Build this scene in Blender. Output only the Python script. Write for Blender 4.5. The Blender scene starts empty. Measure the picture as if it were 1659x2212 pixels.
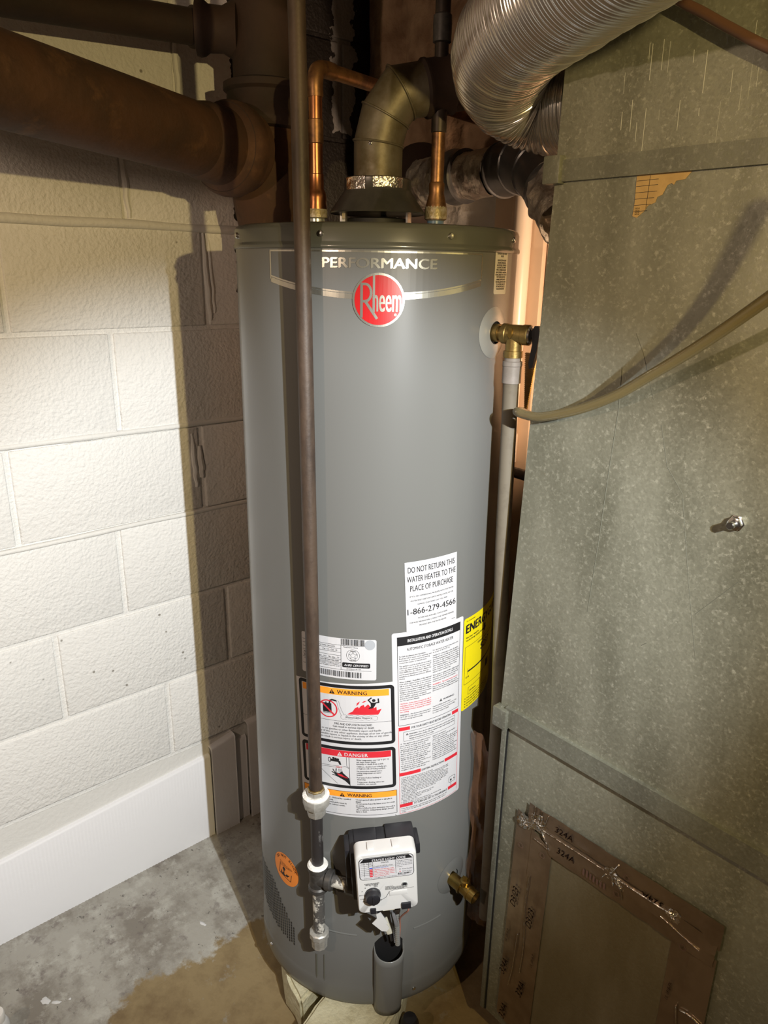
import bpy, bmesh, math, random
from mathutils import Vector, Matrix, noise
random.seed(7)
PI = math.pi
R_ = math.radians
S = bpy.context.scene
COL = S.collection

# ---------------------------------------------------------------- camera
cd = bpy.data.cameras.new('camera'); cam = bpy.data.objects.new('camera', cd); COL.objects.link(cam)
S.camera = cam
CR = (0.65371546, 0.75654552, 0.01717461)      # camera right, down and forward axes in the room
CDN = (0.24928776, -0.19386479, -0.94882667)
CF = (-0.71450102, 0.62454409, -0.31532995)
m = Matrix.Identity(4)
for i in range(3):
    m[i][0] = CR[i]; m[i][1] = -CDN[i]; m[i][2] = -CF[i]
m.translation = (0, 0, 1.45)
cam.matrix_world = m
cd.sensor_fit = 'HORIZONTAL'; cd.sensor_width = 36; cd.lens = 1585 / 1659 * 36
cd.clip_start = 0.02; cd.clip_end = 50
# ---------------------------------------------------------------- world, lights, exposure
W = bpy.data.worlds.new('world'); S.world = W; W.use_nodes = True
W.node_tree.nodes['Background'].inputs[0].default_value = (1.0, 0.78, 0.58, 1)
W.node_tree.nodes['Background'].inputs[1].default_value = 0.05
def lamp(name, kind, loc, energy, color, radius=0.01, aim=None, angle=60, blend=0.3):
    l = bpy.data.lights.new(name, kind); l.energy = energy; l.color = color
    l.shadow_soft_size = radius
    o = bpy.data.objects.new(name, l); COL.objects.link(o); o.location = loc
    if kind == 'SPOT':
        l.spot_size = R_(angle); l.spot_blend = blend
        o.rotation_euler = (Vector(aim) - Vector(loc)).to_track_quat('-Z', 'Y').to_euler()
    return o
lamp('flashlight_beam', 'SPOT', (0.38, 0.311, 1.60), 150, (0.88, 0.94, 1.0), 0.008, (-0.4722, 0.5077, 1.1152), 51, 0.60)
lamp('work_light', 'SPOT', (0.40, 0.245, 1.65), 40, (1.0, 0.75, 0.31), 0.010, (-0.6, 0.68, 1.25), 96, 0.85)
lamp('ceiling_bulb', 'POINT', (-0.50, -0.80, 1.66), 21, (1.0, 0.74, 0.54), 0.02)
lamp('back_room_bulb', 'SPOT', (-0.56, 1.068, 1.32), 14, (1.0, 0.69, 0.46), 0.02, (-1.05, 1.25, 1.45), 112, 0.6)
S.view_settings.view_transform = 'Standard'; S.view_settings.look = 'None'
S.view_settings.gamma = 1; S.view_settings.use_curve_mapping = False
S.view_settings.exposure = 0.0

# ---------------------------------------------------------------- materials
def M(name, base, rough=0.6, metal=0.0, mix=None, bump=None, bump2=None, coat=0, streak=None, spec=None, alpha=1, trans=0):
    """mix: list of (colour, noise scale, low, high, detail); bump: (scale, strength, detail)"""
    mt = bpy.data.materials.new(name); mt.use_nodes = True
    nt = mt.node_tree; N = nt.nodes; L = nt.links
    b = N['Principled BSDF']
    b.inputs['Roughness'].default_value = rough; b.inputs['Metallic'].default_value = metal
    b.inputs['Base Color'].default_value = (*base, 1)
    if coat: b.inputs['Coat Weight'].default_value = coat; b.inputs['Coat Roughness'].default_value = 0.08
    if spec is not None: b.inputs['Specular IOR Level'].default_value = spec
    if trans: b.inputs['Transmission Weight'].default_value = trans
    b.inputs['Alpha'].default_value = alpha
    tc = N.new('ShaderNodeTexCoord'); out = tc.outputs['Object']
    if streak:
        mp = N.new('ShaderNodeMapping'); mp.inputs['Scale'].default_value = streak
        L.new(out, mp.inputs['Vector']); sv = mp.outputs['Vector']
    else: sv = out
    cur = None
    for (c, sc, lo, hi, det) in (mix or []):
        n = N.new('ShaderNodeTexNoise'); n.inputs['Scale'].default_value = sc; n.inputs['Detail'].default_value = det
        n.inputs['Roughness'].default_value = 0.65
        L.new(sv, n.inputs['Vector'])
        r = N.new('ShaderNodeMapRange'); r.inputs['From Min'].default_value = lo; r.inputs['From Max'].default_value = hi
        L.new(n.outputs['Fac'], r.inputs['Value'])
        x = N.new('ShaderNodeMix'); x.data_type = 'RGBA'
        L.new(r.outputs['Result'], x.inputs['Factor'])
        if cur is None: x.inputs['A'].default_value = (*base, 1)
        else: L.new(cur, x.inputs['A'])
        x.inputs['B'].default_value = (*c, 1)
        cur = x.outputs['Result']
    if cur is not None: L.new(cur, b.inputs['Base Color'])
    nrm = None
    for bp in (bump, bump2):
        if not bp: continue
        n = N.new('ShaderNodeTexNoise'); n.inputs['Scale'].default_value = bp[0]; n.inputs['Detail'].default_value = bp[2] if len(bp) > 2 else 3
        L.new(out, n.inputs['Vector'])
        bn = N.new('ShaderNodeBump'); bn.inputs['Strength'].default_value = bp[1]; bn.inputs['Distance'].default_value = bp[3] if len(bp) > 3 else 0.003
        L.new(n.outputs['Fac'], bn.inputs['Height'])
        if nrm: L.new(nrm, bn.inputs['Normal'])
        nrm = bn.outputs['Normal']
    if nrm: L.new(nrm, b.inputs['Normal'])
    return mt
def nodes(mt): return mt.node_tree.nodes, mt.node_tree.links, mt.node_tree.nodes['Principled BSDF']

def world_mask(mt, build):
    pass

# painted block: white paint that stops at a ragged edge high on the wall, near the corner
def painted_block():
    mt = M('painted_block', (0.80, 0.79, 0.765), 0.62, bump=(150, 0.55, 2, 0.004), bump2=(38, 0.45, 4, 0.006))
    N, L, b = nodes(mt)
    tc = N.new('ShaderNodeNewGeometry'); sp = N.new('ShaderNodeSeparateXYZ'); L.new(tc.outputs['Position'], sp.inputs[0])
    n = N.new('ShaderNodeTexNoise'); n.inputs['Scale'].default_value = 35; n.inputs['Detail'].default_value = 5
    L.new(tc.outputs['Position'], n.inputs['Vector'])
    def math_(op, a, c=None):
        k = N.new('ShaderNodeMath'); k.operation = op
        for i, v in enumerate((a, c)):
            if v is None: continue
            if isinstance(v, (int, float)): k.inputs[i].default_value = v
            else: L.new(v, k.inputs[i])
        return k.outputs[0]
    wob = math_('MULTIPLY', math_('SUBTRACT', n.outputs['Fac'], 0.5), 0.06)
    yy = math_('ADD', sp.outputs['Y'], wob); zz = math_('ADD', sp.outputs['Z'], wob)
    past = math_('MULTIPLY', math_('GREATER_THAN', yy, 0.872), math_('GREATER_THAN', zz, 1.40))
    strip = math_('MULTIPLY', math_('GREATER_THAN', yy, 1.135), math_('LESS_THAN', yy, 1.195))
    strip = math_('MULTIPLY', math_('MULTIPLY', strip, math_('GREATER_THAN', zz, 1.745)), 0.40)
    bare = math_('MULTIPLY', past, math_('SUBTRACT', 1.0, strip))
    v = N.new('ShaderNodeTexVoronoi'); v.inputs['Scale'].default_value = 26; L.new(tc.outputs['Position'], v.inputs['Vector'])
    vr = N.new('ShaderNodeMapRange'); vr.inputs['From Min'].default_value = 0.10; vr.inputs['From Max'].default_value = 0.055
    L.new(v.outputs['Distance'], vr.inputs['Value'])
    n2 = N.new('ShaderNodeTexNoise'); n2.inputs['Scale'].default_value = 7; L.new(tc.outputs['Position'], n2.inputs['Vector'])
    pit = math_('MULTIPLY', vr.outputs[0], math_('GREATER_THAN', n2.outputs['Fac'], 0.60))
    c1 = N.new('ShaderNodeMix'); c1.data_type = 'RGBA'; c1.inputs['A'].default_value = (0.80, 0.79, 0.765, 1); c1.inputs['B'].default_value = (0.30, 0.28, 0.25, 1)
    L.new(pit, c1.inputs['Factor'])
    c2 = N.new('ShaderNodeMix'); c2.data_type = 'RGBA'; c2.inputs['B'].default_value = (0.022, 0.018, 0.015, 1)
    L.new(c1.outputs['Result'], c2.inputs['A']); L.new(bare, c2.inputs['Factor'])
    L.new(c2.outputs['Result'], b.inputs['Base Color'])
    return mt
def floor_mat():
    mt = M('floor_concrete', (0.36, 0.345, 0.31), 0.8, bump=(60, 0.35, 6, 0.004), bump2=(9, 0.3, 5, 0.01))
    N, L, b = nodes(mt)
    g = N.new('ShaderNodeNewGeometry'); sp = N.new('ShaderNodeSeparateXYZ'); L.new(g.outputs['Position'], sp.inputs[0])
    def noise_(sc, det, lo, hi):
        n = N.new('ShaderNodeTexNoise'); n.inputs['Scale'].default_value = sc; n.inputs['Detail'].default_value = det; n.inputs['Roughness'].default_value = 0.7
        L.new(g.outputs['Position'], n.inputs['Vector'])
        r = N.new('ShaderNodeMapRange'); r.inputs['From Min'].default_value = lo; r.inputs['From Max'].default_value = hi
        L.new(n.outputs['Fac'], r.inputs['Value']); return n.outputs['Fac'], r.outputs['Result']
    def mix(a, c, f):
        x = N.new('ShaderNodeMix'); x.data_type = 'RGBA'
        if isinstance(a, tuple): x.inputs['A'].default_value = (*a, 1)
        else: L.new(a, x.inputs['A'])
        x.inputs['B'].default_value = (*c, 1); L.new(f, x.inputs['Factor']); return x.outputs['Result']
    c = mix((0.36, 0.345, 0.305), (0.215, 0.195, 0.165), noise_(8, 9, 0.44, 0.60)[1])
    c = mix(c, (0.15, 0.125, 0.115), noise_(19, 9, 0.56, 0.68)[1])
    c = mix(c, (0.44, 0.43, 0.385), noise_(15, 9, 0.52, 0.64)[1])
    c = mix(c, (0.09, 0.08, 0.07), noise_(52, 6, 0.62, 0.67)[1])
    fr, _ = noise_(9, 5, 0, 1)
    a = N.new('ShaderNodeMath'); a.operation = 'MULTIPLY_ADD'; L.new(fr, a.inputs[0]); a.inputs[1].default_value = 0.20; L.new(sp.outputs['X'], a.inputs[2])
    r = N.new('ShaderNodeMapRange'); r.inputs['From Min'].default_value = -1.088; r.inputs['From Max'].default_value = -1.070
    L.new(a.outputs[0], r.inputs['Value'])
    br = mix((0.25, 0.185, 0.092), (0.165, 0.112, 0.052), noise_(11, 6, 0.45, 0.68)[1])
    br = mix(br, (0.27, 0.25, 0.205), noise_(6, 7, 0.56, 0.62)[1])
    x = N.new('ShaderNodeMix'); x.data_type = 'RGBA'; L.new(c, x.inputs['A']); L.new(br, x.inputs['B'])
    L.new(r.outputs['Result'], x.inputs['Factor'])
    L.new(x.outputs['Result'], b.inputs['Base Color'])
    return mt
def galvanised(name, base, dark, light, rough=0.46, metal=0.55):
    mt = M(name, base, rough, metal, bump=(420, 0.10, 2, 0.001))
    N, L, b = nodes(mt)
    g = N.new('ShaderNodeNewGeometry')
    v = N.new('ShaderNodeTexVoronoi'); v.inputs['Scale'].default_value = 300; L.new(g.outputs['Position'], v.inputs['Vector'])
    sv = N.new('ShaderNodeSeparateColor'); L.new(v.outputs['Color'], sv.inputs[0])
    n = N.new('ShaderNodeTexNoise'); n.inputs['Scale'].default_value = 150; n.inputs['Detail'].default_value = 7; n.inputs['Roughness'].default_value = 0.75
    L.new(g.outputs['Position'], n.inputs['Vector'])
    mp = N.new('ShaderNodeMapping'); mp.inputs['Scale'].default_value = (13, 13, 4); L.new(g.outputs['Position'], mp.inputs['Vector'])
    n2 = N.new('ShaderNodeTexNoise'); n2.inputs['Scale'].default_value = 1; n2.inputs['Detail'].default_value = 5; L.new(mp.outputs['Vector'], n2.inputs['Vector'])
    def mr(s, lo, hi):
        r = N.new('ShaderNodeMapRange'); r.inputs['From Min'].default_value = lo; r.inputs['From Max'].default_value = hi; L.new(s, r.inputs['Value']); return r.outputs[0]
    x1 = N.new('ShaderNodeMix'); x1.data_type = 'RGBA'; x1.inputs['A'].default_value = (*base, 1); x1.inputs['B'].default_value = (*dark, 1); L.new(mr(n2.outputs['Fac'], .42, .68), x1.inputs['Factor'])
    x2 = N.new('ShaderNodeMix'); x2.data_type = 'RGBA'; L.new(x1.outputs['Result'], x2.inputs['A']); x2.inputs['B'].default_value = (*light, 1)
    ml = N.new('ShaderNodeMath'); ml.operation = 'MULTIPLY'; L.new(mr(n.outputs['Fac'], .50, .66), ml.inputs[0]); L.new(mr(sv.outputs[0], 0.1, 0.9), ml.inputs[1])
    L.new(ml.outputs[0], x2.inputs['Factor']); L.new(x2.outputs['Result'], b.inputs['Base Color'])
    rr = N.new('ShaderNodeMapRange'); rr.inputs['To Min'].default_value = rough - .10; rr.inputs['To Max'].default_value = rough + .14
    L.new(sv.outputs[1], rr.inputs['Value']); L.new(rr.outputs[0], b.inputs['Roughness'])
    return mt
def back_mat():
    mt = M('parged_masonry', (0.30, 0.19, 0.11), 0.9, bump=(45, 0.7, 7, 0.01))
    N, L, b = nodes(mt)
    g = N.new('ShaderNodeNewGeometry'); sp = N.new('ShaderNodeSeparateXYZ'); L.new(g.outputs['Position'], sp.inputs[0])
    n = N.new('ShaderNodeTexNoise'); n.inputs['Scale'].default_value = 9; n.inputs['Detail'].default_value = 6; L.new(g.outputs['Position'], n.inputs['Vector'])
    a = N.new('ShaderNodeMath'); a.operation = 'MULTIPLY_ADD'; L.new(n.outputs['Fac'], a.inputs[0]); a.inputs[1].default_value = 0.16; L.new(sp.outputs['Z'], a.inputs[2])
    r = N.new('ShaderNodeMapRange'); r.inputs['From Min'].default_value = 1.70; r.inputs['From Max'].default_value = 1.715; L.new(a.outputs[0], r.inputs['Value'])
    n2 = N.new('ShaderNodeTexNoise'); n2.inputs['Scale'].default_value = 22; n2.inputs['Detail'].default_value = 7; L.new(g.outputs['Position'], n2.inputs['Vector'])
    r2 = N.new('ShaderNodeMapRange'); r2.inputs['From Min'].default_value = .35; r2.inputs['From Max'].default_value = .65; L.new(n2.outputs['Fac'], r2.inputs['Value'])
    x1 = N.new('ShaderNodeMix'); x1.data_type = 'RGBA'; x1.inputs['A'].default_value = (0.20, 0.115, 0.062, 1); x1.inputs['B'].default_value = (0.34, 0.22, 0.13, 1); L.new(r2.outputs[0], x1.inputs['Factor'])
    x2 = N.new('ShaderNodeMix'); x2.data_type = 'RGBA'; x2.inputs['A'].default_value = (0.50, 0.46, 0.40, 1); L.new(x1.outputs['Result'], x2.inputs['B']); L.new(r.outputs[0], x2.inputs['Factor'])
    L.new(x2.outputs['Result'], b.inputs['Base Color']); return mt

m_block = painted_block(); m_floor = floor_mat(); m_back = back_mat()
m_mortar = M('painted_mortar', (0.76, 0.75, 0.72), 0.65, bump=(90, 0.4, 3, 0.004))
m_ribbed = M('painted_ribbed_base', (0.80, 0.80, 0.82), 0.55, bump=(60, 0.2, 3))
m_ceiling = M('ceiling_boards', (0.16, 0.11, 0.075), 0.9)
m_jacket = M('grey_enamel', (0.140, 0.142, 0.138), 0.30, spec=.30, coat=0.12)
m_cap = M('grey_enamel_cap', (0.095, 0.098, 0.085), 0.26, spec=.35, coat=0.2)
m_dark = M('dark_void', (0.008, 0.008, 0.009), 0.6)
m_black = M('black_plastic', (0.016, 0.016, 0.02), 0.38)
m_whiteplastic = M('white_plastic', (0.62, 0.62, 0.62), 0.35)
m_galv = galvanised('galvanised_sheet', (0.300, 0.300, 0.238), (0.200, 0.200, 0.152), (0.47, 0.468, 0.385))
m_galv2 = galvanised('galvanised_trim', (0.215, 0.218, 0.175), (0.155, 0.155, 0.125), (0.32, 0.32, 0.27), 0.5, 0.5)
m_dull = galvanised('dull_cover_sheet', (0.195, 0.165, 0.100), (0.26, 0.23, 0.16), (0.22, 0.195, 0.13), 0.42, 0.5)
m_tape = M('foil_tape', (0.36, 0.28, 0.21), 0.30, 0.85, mix=[((0.27, 0.205, 0.15), 14, .4, .65, 4)], bump=(35, 0.25, 4, 0.003))  # brown puts the dark room's reflection in the foil into the colour
m_foil = M('crumpled_foil', (0.80, 0.76, 0.70), 0.18, 1.0, bump=(70, 0.9, 5, 0.006))
m_foilpipe = M('foil_wrapped_pipe', (0.66, 0.60, 0.50), 0.34, 0.6, mix=[((0.26, 0.21, 0.17), 16, .46, .6, 5)], bump=(42, 0.9, 6, 0.008))
m_blacksheet = M('dark_stove_pipe', (0.085, 0.083, 0.083), 0.32, 0.5, mix=[((0.125, 0.12, 0.115), 20, .4, .7, 4)])
m_vent = M('weathered_vent_pipe', (0.175, 0.155, 0.112), 0.5, 0.5, mix=[((0.115, 0.092, 0.050), 18, .42, .62, 5), ((0.23, 0.205, 0.165), 11, .60, .70, 4)], bump=(60, .15, 3))
m_cast = M('rusty_cast_iron', (0.088, 0.040, 0.020), 0.78, 0.1, mix=[((0.045, 0.024, 0.014), 7, .4, .65, 6), ((0.155, 0.075, 0.034), 12, .56, .72, 6)], bump=(55, 0.5, 5, 0.003))
m_castdark = M('dark_cast_iron', (0.040, 0.0205, 0.012), 0.75, 0.1, mix=[((0.024, 0.015, 0.010), 7, .4, .65, 6)], bump=(55, 0.4, 5, 0.003))
m_gaspipe = M('brown_black_iron_pipe', (0.070, 0.046, 0.032), 0.55, 0.1, mix=[((0.034, 0.022, 0.016), 26, .42, .62, 6), ((0.42, 0.38, 0.34), 60, .72, .76, 4)], bump=(160, 0.35, 4, 0.001), streak=(1, 1, 0.35))
m_nipple = M('black_nipple_pipe', (0.045, 0.040, 0.040), 0.45, 0.4, mix=[((0.30, 0.29, 0.29), 70, .58, .70, 5)], streak=(1, 1, 0.5), bump=(120, .4, 4, .001))
m_fitting = M('grey_malleable_fitting', (0.105, 0.10, 0.095), 0.45, 0.5, mix=[((0.06, 0.057, 0.055), 40, .4, .6, 4)])
m_galvfit = M('galvanised_fitting', (0.50, 0.49, 0.46), 0.42, 0.5, mix=[((0.34, 0.33, 0.30), 60, .4, .65, 5)], bump=(140, .3, 4, .001))
m_dope = M('white_pipe_dope', (0.82, 0.81, 0.78), 0.6, bump=(120, .8, 4, .003))
m_dirtywhite = M('dope_smeared_pipe', (0.10, 0.095, 0.09), 0.5, 0.2, mix=[((0.66, 0.64, 0.58), 55, .50, .58, 5)], bump=(120, .6, 4, .002))
m_copper = M('copper_pipe', (0.58, 0.255, 0.11), 0.30, 1.0, mix=[((0.27, 0.11, 0.05), 30, .45, .65, 5)], streak=(1, 1, 0.4))
m_copperdull = M('tarnished_copper', (0.36, 0.19, 0.085), 0.42, 0.85, mix=[((0.15, 0.08, 0.045), 30, .42, .62, 5)])
m_darksteel = M('dark_steel_pipe', (0.060, 0.045, 0.035), 0.45, 0.5, mix=[((0.035, 0.028, 0.024), 40, .4, .6, 4)])
m_solder = M('solder_and_flux', (0.50, 0.45, 0.36), 0.45, 0.4, mix=[((0.30, 0.24, 0.12), 60, .45, .6, 4)], bump=(150, .6, 4, .002))
m_blueliner = M('blue_nipple_liner', (0.12, 0.20, 0.34), 0.35)
m_greyliner = M('zinc_nipple', (0.55, 0.58, 0.58), 0.3, 0.7)
m_brass = M('brass', (0.50, 0.345, 0.10), 0.30, 1.0, mix=[((0.34, 0.23, 0.07), 40, .4, .65, 4)])
m_brassdull = M('cast_brass', (0.33, 0.235, 0.085), 0.42, 0.9, mix=[((0.24, 0.165, 0.06), 60, .4, .65, 4)], bump=(220, .25, 3, .001))
m_escut = M('silver_plastic_ring', (0.33, 0.33, 0.31), 0.32, 0.35)
m_chrome = M('bright_steel', (0.72, 0.72, 0.72), 0.18, 1.0)
m_cpvc = M('grey_cpvc', (0.150, 0.130, 0.100), 0.6, spec=.25, mix=[((0.115, 0.098, 0.076), 28, .5, .7, 5)])
m_cpvcfit = M('grey_cpvc_fitting', (0.24, 0.215, 0.20), 0.5, mix=[((0.20, 0.18, 0.165), 50, .5, .7, 5)])
m_alu = M('flexible_aluminium', (0.80, 0.78, 0.74), 0.24, 0.86)
m_board = M('beige_panel', (0.62, 0.47, 0.33), 0.55, mix=[((0.54, 0.40, 0.275), 5, .4, .7, 4)])
m_gutter = M('cream_pvc', (0.70, 0.58, 0.45), 0.35)
m_stone = M('rough_paver', (0.62, 0.59, 0.42), 0.9, mix=[((0.46, 0.42, 0.27), 30, .42, .65, 6)], bump=(120, .7, 6, .004))
m_clear = M('clear_vinyl', (0.27, 0.215, 0.10), 0.14, trans=0.5, spec=0.6)
m_cable = M('brown_cable', (0.115, 0.055, 0.032), 0.5)
m_paper = M('tan_paper', (0.50, 0.325, 0.135), 0.85, mix=[((0.42, 0.27, 0.11), 30, .45, .65, 4)])
m_film = M('brown_film', (0.20, 0.105, 0.062), 0.12, coat=0.3, alpha=0.42, bump=(12, .5, 4, .02))
m_lwhite = M('label_white', (0.57, 0.57, 0.60), 0.5, spec=.3)
m_lcream = M('label_cream', (0.68, 0.65, 0.57), 0.45)
m_ink = M('ink_black', (0.012, 0.012, 0.014), 0.5)
m_lorange = M('label_orange', (0.93, 0.34, 0.03), 0.45)
m_lorange2 = M('sticker_orange', (0.86, 0.27, 0.045), 0.45)
m_lred = M('label_red', (0.60, 0.025, 0.04), 0.45)
m_lyellow = M('label_yellow', (0.72, 0.60, 0.008), 0.45)
m_silver = M('silver_print', (0.66, 0.66, 0.60), 0.24, 0.9)
m_emred = M('emblem_red', (0.43, 0.007, 0.010), 0.3, coat=0.3)
m_lgrey = M('label_grey', (0.36, 0.38, 0.42), 0.5)
m_lblue = M('label_blue', (0.05, 0.09, 0.55), 0.5)
m_greywire = M('grey_wire', (0.16, 0.16, 0.17), 0.5)
m_pinkwire = M('pink_wire', (0.45, 0.20, 0.15), 0.5)
m_lightconn = M('ivory_connector', (0.60, 0.58, 0.48), 0.45)
m_bottle = M('white_bottle', (0.78, 0.76, 0.73), 0.4, mix=[((0.3, 0.27, 0.25), 90, .6, .68, 4)])
m_amber = M('amber_ribbed_plastic', (0.40, 0.24, 0.06), 0.35)

# ---------------------------------------------------------------- object helpers
BASE = {}
def tag(o, label=None, cat=None, group=None, kind=None):
    if label: o['label'] = label
    if cat: o['category'] = cat
    if group: o['group'] = group
    if kind: o['kind'] = kind
    return o
def thing(name, label, cat, base, group=None):
    o = bpy.data.objects.new(name, None); o.empty_display_size = 0.05
    COL.objects.link(o); o.location = base; BASE[o.name] = Vector(base)
    return tag(o, label, cat, group)
class G:
    """collects world-space geometry for one mesh"""
    def __init__(s): s.v = []; s.f = []; s.mi = []
    def add(s, vs, fs, mi=0):
        n = len(s.v); s.v += [Vector(p) for p in vs]
        s.f += [tuple(i + n for i in f) for f in fs]; s.mi += [mi] * len(fs); return s
    def box(s, c, d, rot=None, mi=0, bev=0.0):
        bm = bmesh.new(); bmesh.ops.create_cube(bm, size=1)
        for v in bm.verts: v.co = Vector((v.co.x * d[0], v.co.y * d[1], v.co.z * d[2]))
        if bev: bmesh.ops.bevel(bm, geom=bm.edges[:], offset=bev, segments=2, affect='EDGES', profile=.6)
        bm.verts.index_update()
        q = rot if rot is not None else Matrix.Identity(3)
        s.add([Vector(c) + q @ v.co for v in bm.verts], [[v.index for v in f.verts] for f in bm.faces], mi); bm.free(); return s
    def lathe(s, prof, o, axis=(0, 0, 1), seg=48, mi=0, arc=None, ref=None):
        """prof: (radius, height) pairs along the axis"""
        a = Vector(axis).normalized()
        x = Vector(ref) if ref else (Vector((1, 0, 0)) if abs(a.x) < .9 else Vector((0, 1, 0)))
        x = (x - a * x.dot(a)).normalized(); y = a.cross(x); o = Vector(o)
        full = arc is None; t0, t1 = (0, 2 * PI) if full else arc
        n = seg if full else seg + 1
        vs = []; fs = []
        for (r, h) in prof:
            for k in range(n):
                t = t0 + (t1 - t0) * k / seg; vs.append(o + a * h + (x * math.cos(t) + y * math.sin(t)) * r)
        for i in range(len(prof) - 1):
            for k in range(seg):
                k2 = (k + 1) % n
                fs.append((i * n + k, i * n + k2, (i + 1) * n + k2, (i + 1) * n + k))
        if full:
            if prof[0][0] > 1e-6: fs.append(tuple(reversed(range(n))))
            if prof[-1][0] > 1e-6: fs.append(tuple((len(prof) - 1) * n + k for k in range(n)))
        return s.add(vs, fs, mi)
    def tube(s, pts, r, seg=16, mi=0, cap=True, radii=None):
        P = [Vector(p) for p in pts]; n = len(P)
        T = [((P[min(i + 1, n - 1)] - P[max(i - 1, 0)])).normalized() for i in range(n)]
        u = T[0].cross(Vector((0, 0, 1)))
        if u.length < 1e-3: u = T[0].cross(Vector((1, 0, 0)))
        u.normalize(); vs = []; fs = []
        for i in range(n):
            u = (u - T[i] * u.dot(T[i])).normalized(); w = T[i].cross(u)
            rr = radii[i] if radii else r
            for k in range(seg):
                t = 2 * PI * k / seg; vs.append(P[i] + (u * math.cos(t) + w * math.sin(t)) * rr)
        for i in range(n - 1):
            for k in range(seg):
                k2 = (k + 1) % seg; fs.append((i * seg + k, i * seg + k2, (i + 1) * seg + k2, (i + 1) * seg + k))
        if cap: fs.append(tuple(reversed(range(seg)))); fs.append(tuple((n - 1) * seg + k for k in range(seg)))
        return s.add(vs, fs, mi)
    def grid(s, fn, nu, nv, mi=0):
        vs = [fn(i / nu, j / nv) for j in range(nv + 1) for i in range(nu + 1)]
        fs = [(j * (nu + 1) + i, j * (nu + 1) + i + 1, (j + 1) * (nu + 1) + i + 1, (j + 1) * (nu + 1) + i) for j in range(nv) for i in range(nu)]
        return s.add(vs, fs, mi)
    def prism(s, poly, d, mi=0):
        """poly: planar points (Vectors); d: extrusion vector"""
        n = len(poly); d = Vector(d)
        vs = [Vector(p) for p in poly] + [Vector(p) + d for p in poly]
        fs = [tuple(range(n)), tuple(reversed(range(n, 2 * n)))] + [(i, i + n, (i + 1) % n + n, (i + 1) % n) for i in range(n)]
        return s.add(vs, fs, mi)
def obj(name, g, mats, parent=None, label=None, angle=38, smooth=True, kind=None, fixn=True):
    me = bpy.data.meshes.new(name)
    b = BASE.get(parent.name, Vector()) if parent else Vector()
    me.from_pydata([tuple(p - b) for p in g.v], [], g.f)
    if not isinstance(mats, (list, tuple)): mats = [mats]
    for k in mats: me.materials.append(k)
    if len(mats) > 1: me.polygons.foreach_set('material_index', g.mi)
    if fixn:
        bm = bmesh.new(); bm.from_mesh(me); bmesh.ops.recalc_face_normals(bm, faces=bm.faces); bm.to_mesh(me); bm.free()
    if smooth:
        me.polygons.foreach_set('use_smooth', [True] * len(me.polygons)); me.set_sharp_from_angle(angle=R_(angle))
    me.update()
    o = bpy.data.objects.new(name, me); COL.objects.link(o)
    if parent: o.parent = parent
    BASE[o.name] = b
    if label: o['label'] = label
    if kind: o['kind'] = kind
    return o
def smooth_path(pts, n):
    """Catmull-Rom through pts, n samples per span"""
    P = [Vector(p) for p in pts]; P = [P[0] * 2 - P[1]] + P + [P[-1] * 2 - P[-2]]
    out = []
    for i in range(1, len(P) - 2):
        for k in range(n):
            t = k / n; a, b, c, d = P[i - 1], P[i], P[i + 1], P[i + 2]
            out.append(0.5 * ((2 * b) + (c - a) * t + (2 * a - 5 * b + 4 * c - d) * t * t + (3 * b - a - 3 * c + d) * t ** 3))
    out.append(P[-2]); return out

# ---------------------------------------------------------------- flat print: 2D shapes laid on the tank or on a flat face
_fc = bpy.data.curves.new('lettering_source', 'FONT'); _fo = bpy.data.objects.new('lettering_source', _fc)
COL.objects.link(_fo)
def text2d(body, size, bold=0.0, align='LEFT', line=1.0, xs=1.0, shear=0.0, res=2, spacing=1.0):
    _fc.body = body; _fc.size = size; _fc.offset = 0; _fc.align_x = align; _fc.space_line = line
    _fc.resolution_u = res; _fc.shear = shear; _fc.space_character = spacing
    dg = bpy.context.evaluated_depsgraph_get(); dg.update()
    e = _fo.evaluated_get(dg); me = e.to_mesh()
    vs = [(v.co.x * xs, v.co.y) for v in me.vertices]; fs = [tuple(p.vertices) for p in me.polygons]
    e.to_mesh_clear(); return vs, fs
def rrect(x0, y0, x1, y1, r=0.0, k=5):
    if r <= 0: return [(x0, y0), (x1, y0), (x1, y1), (x0, y1)]
    out = []
    for cx, cy, a in ((x1 - r, y0 + r, -90), (x1 - r, y1 - r, 0), (x0 + r, y1 - r, 90), (x0 + r, y0 + r, 180)):
        for i in range(k + 1):
            t = R_(a + 90 * i / k); out.append((cx + r * math.cos(t), cy + r * math.sin(t)))
    return out
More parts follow.
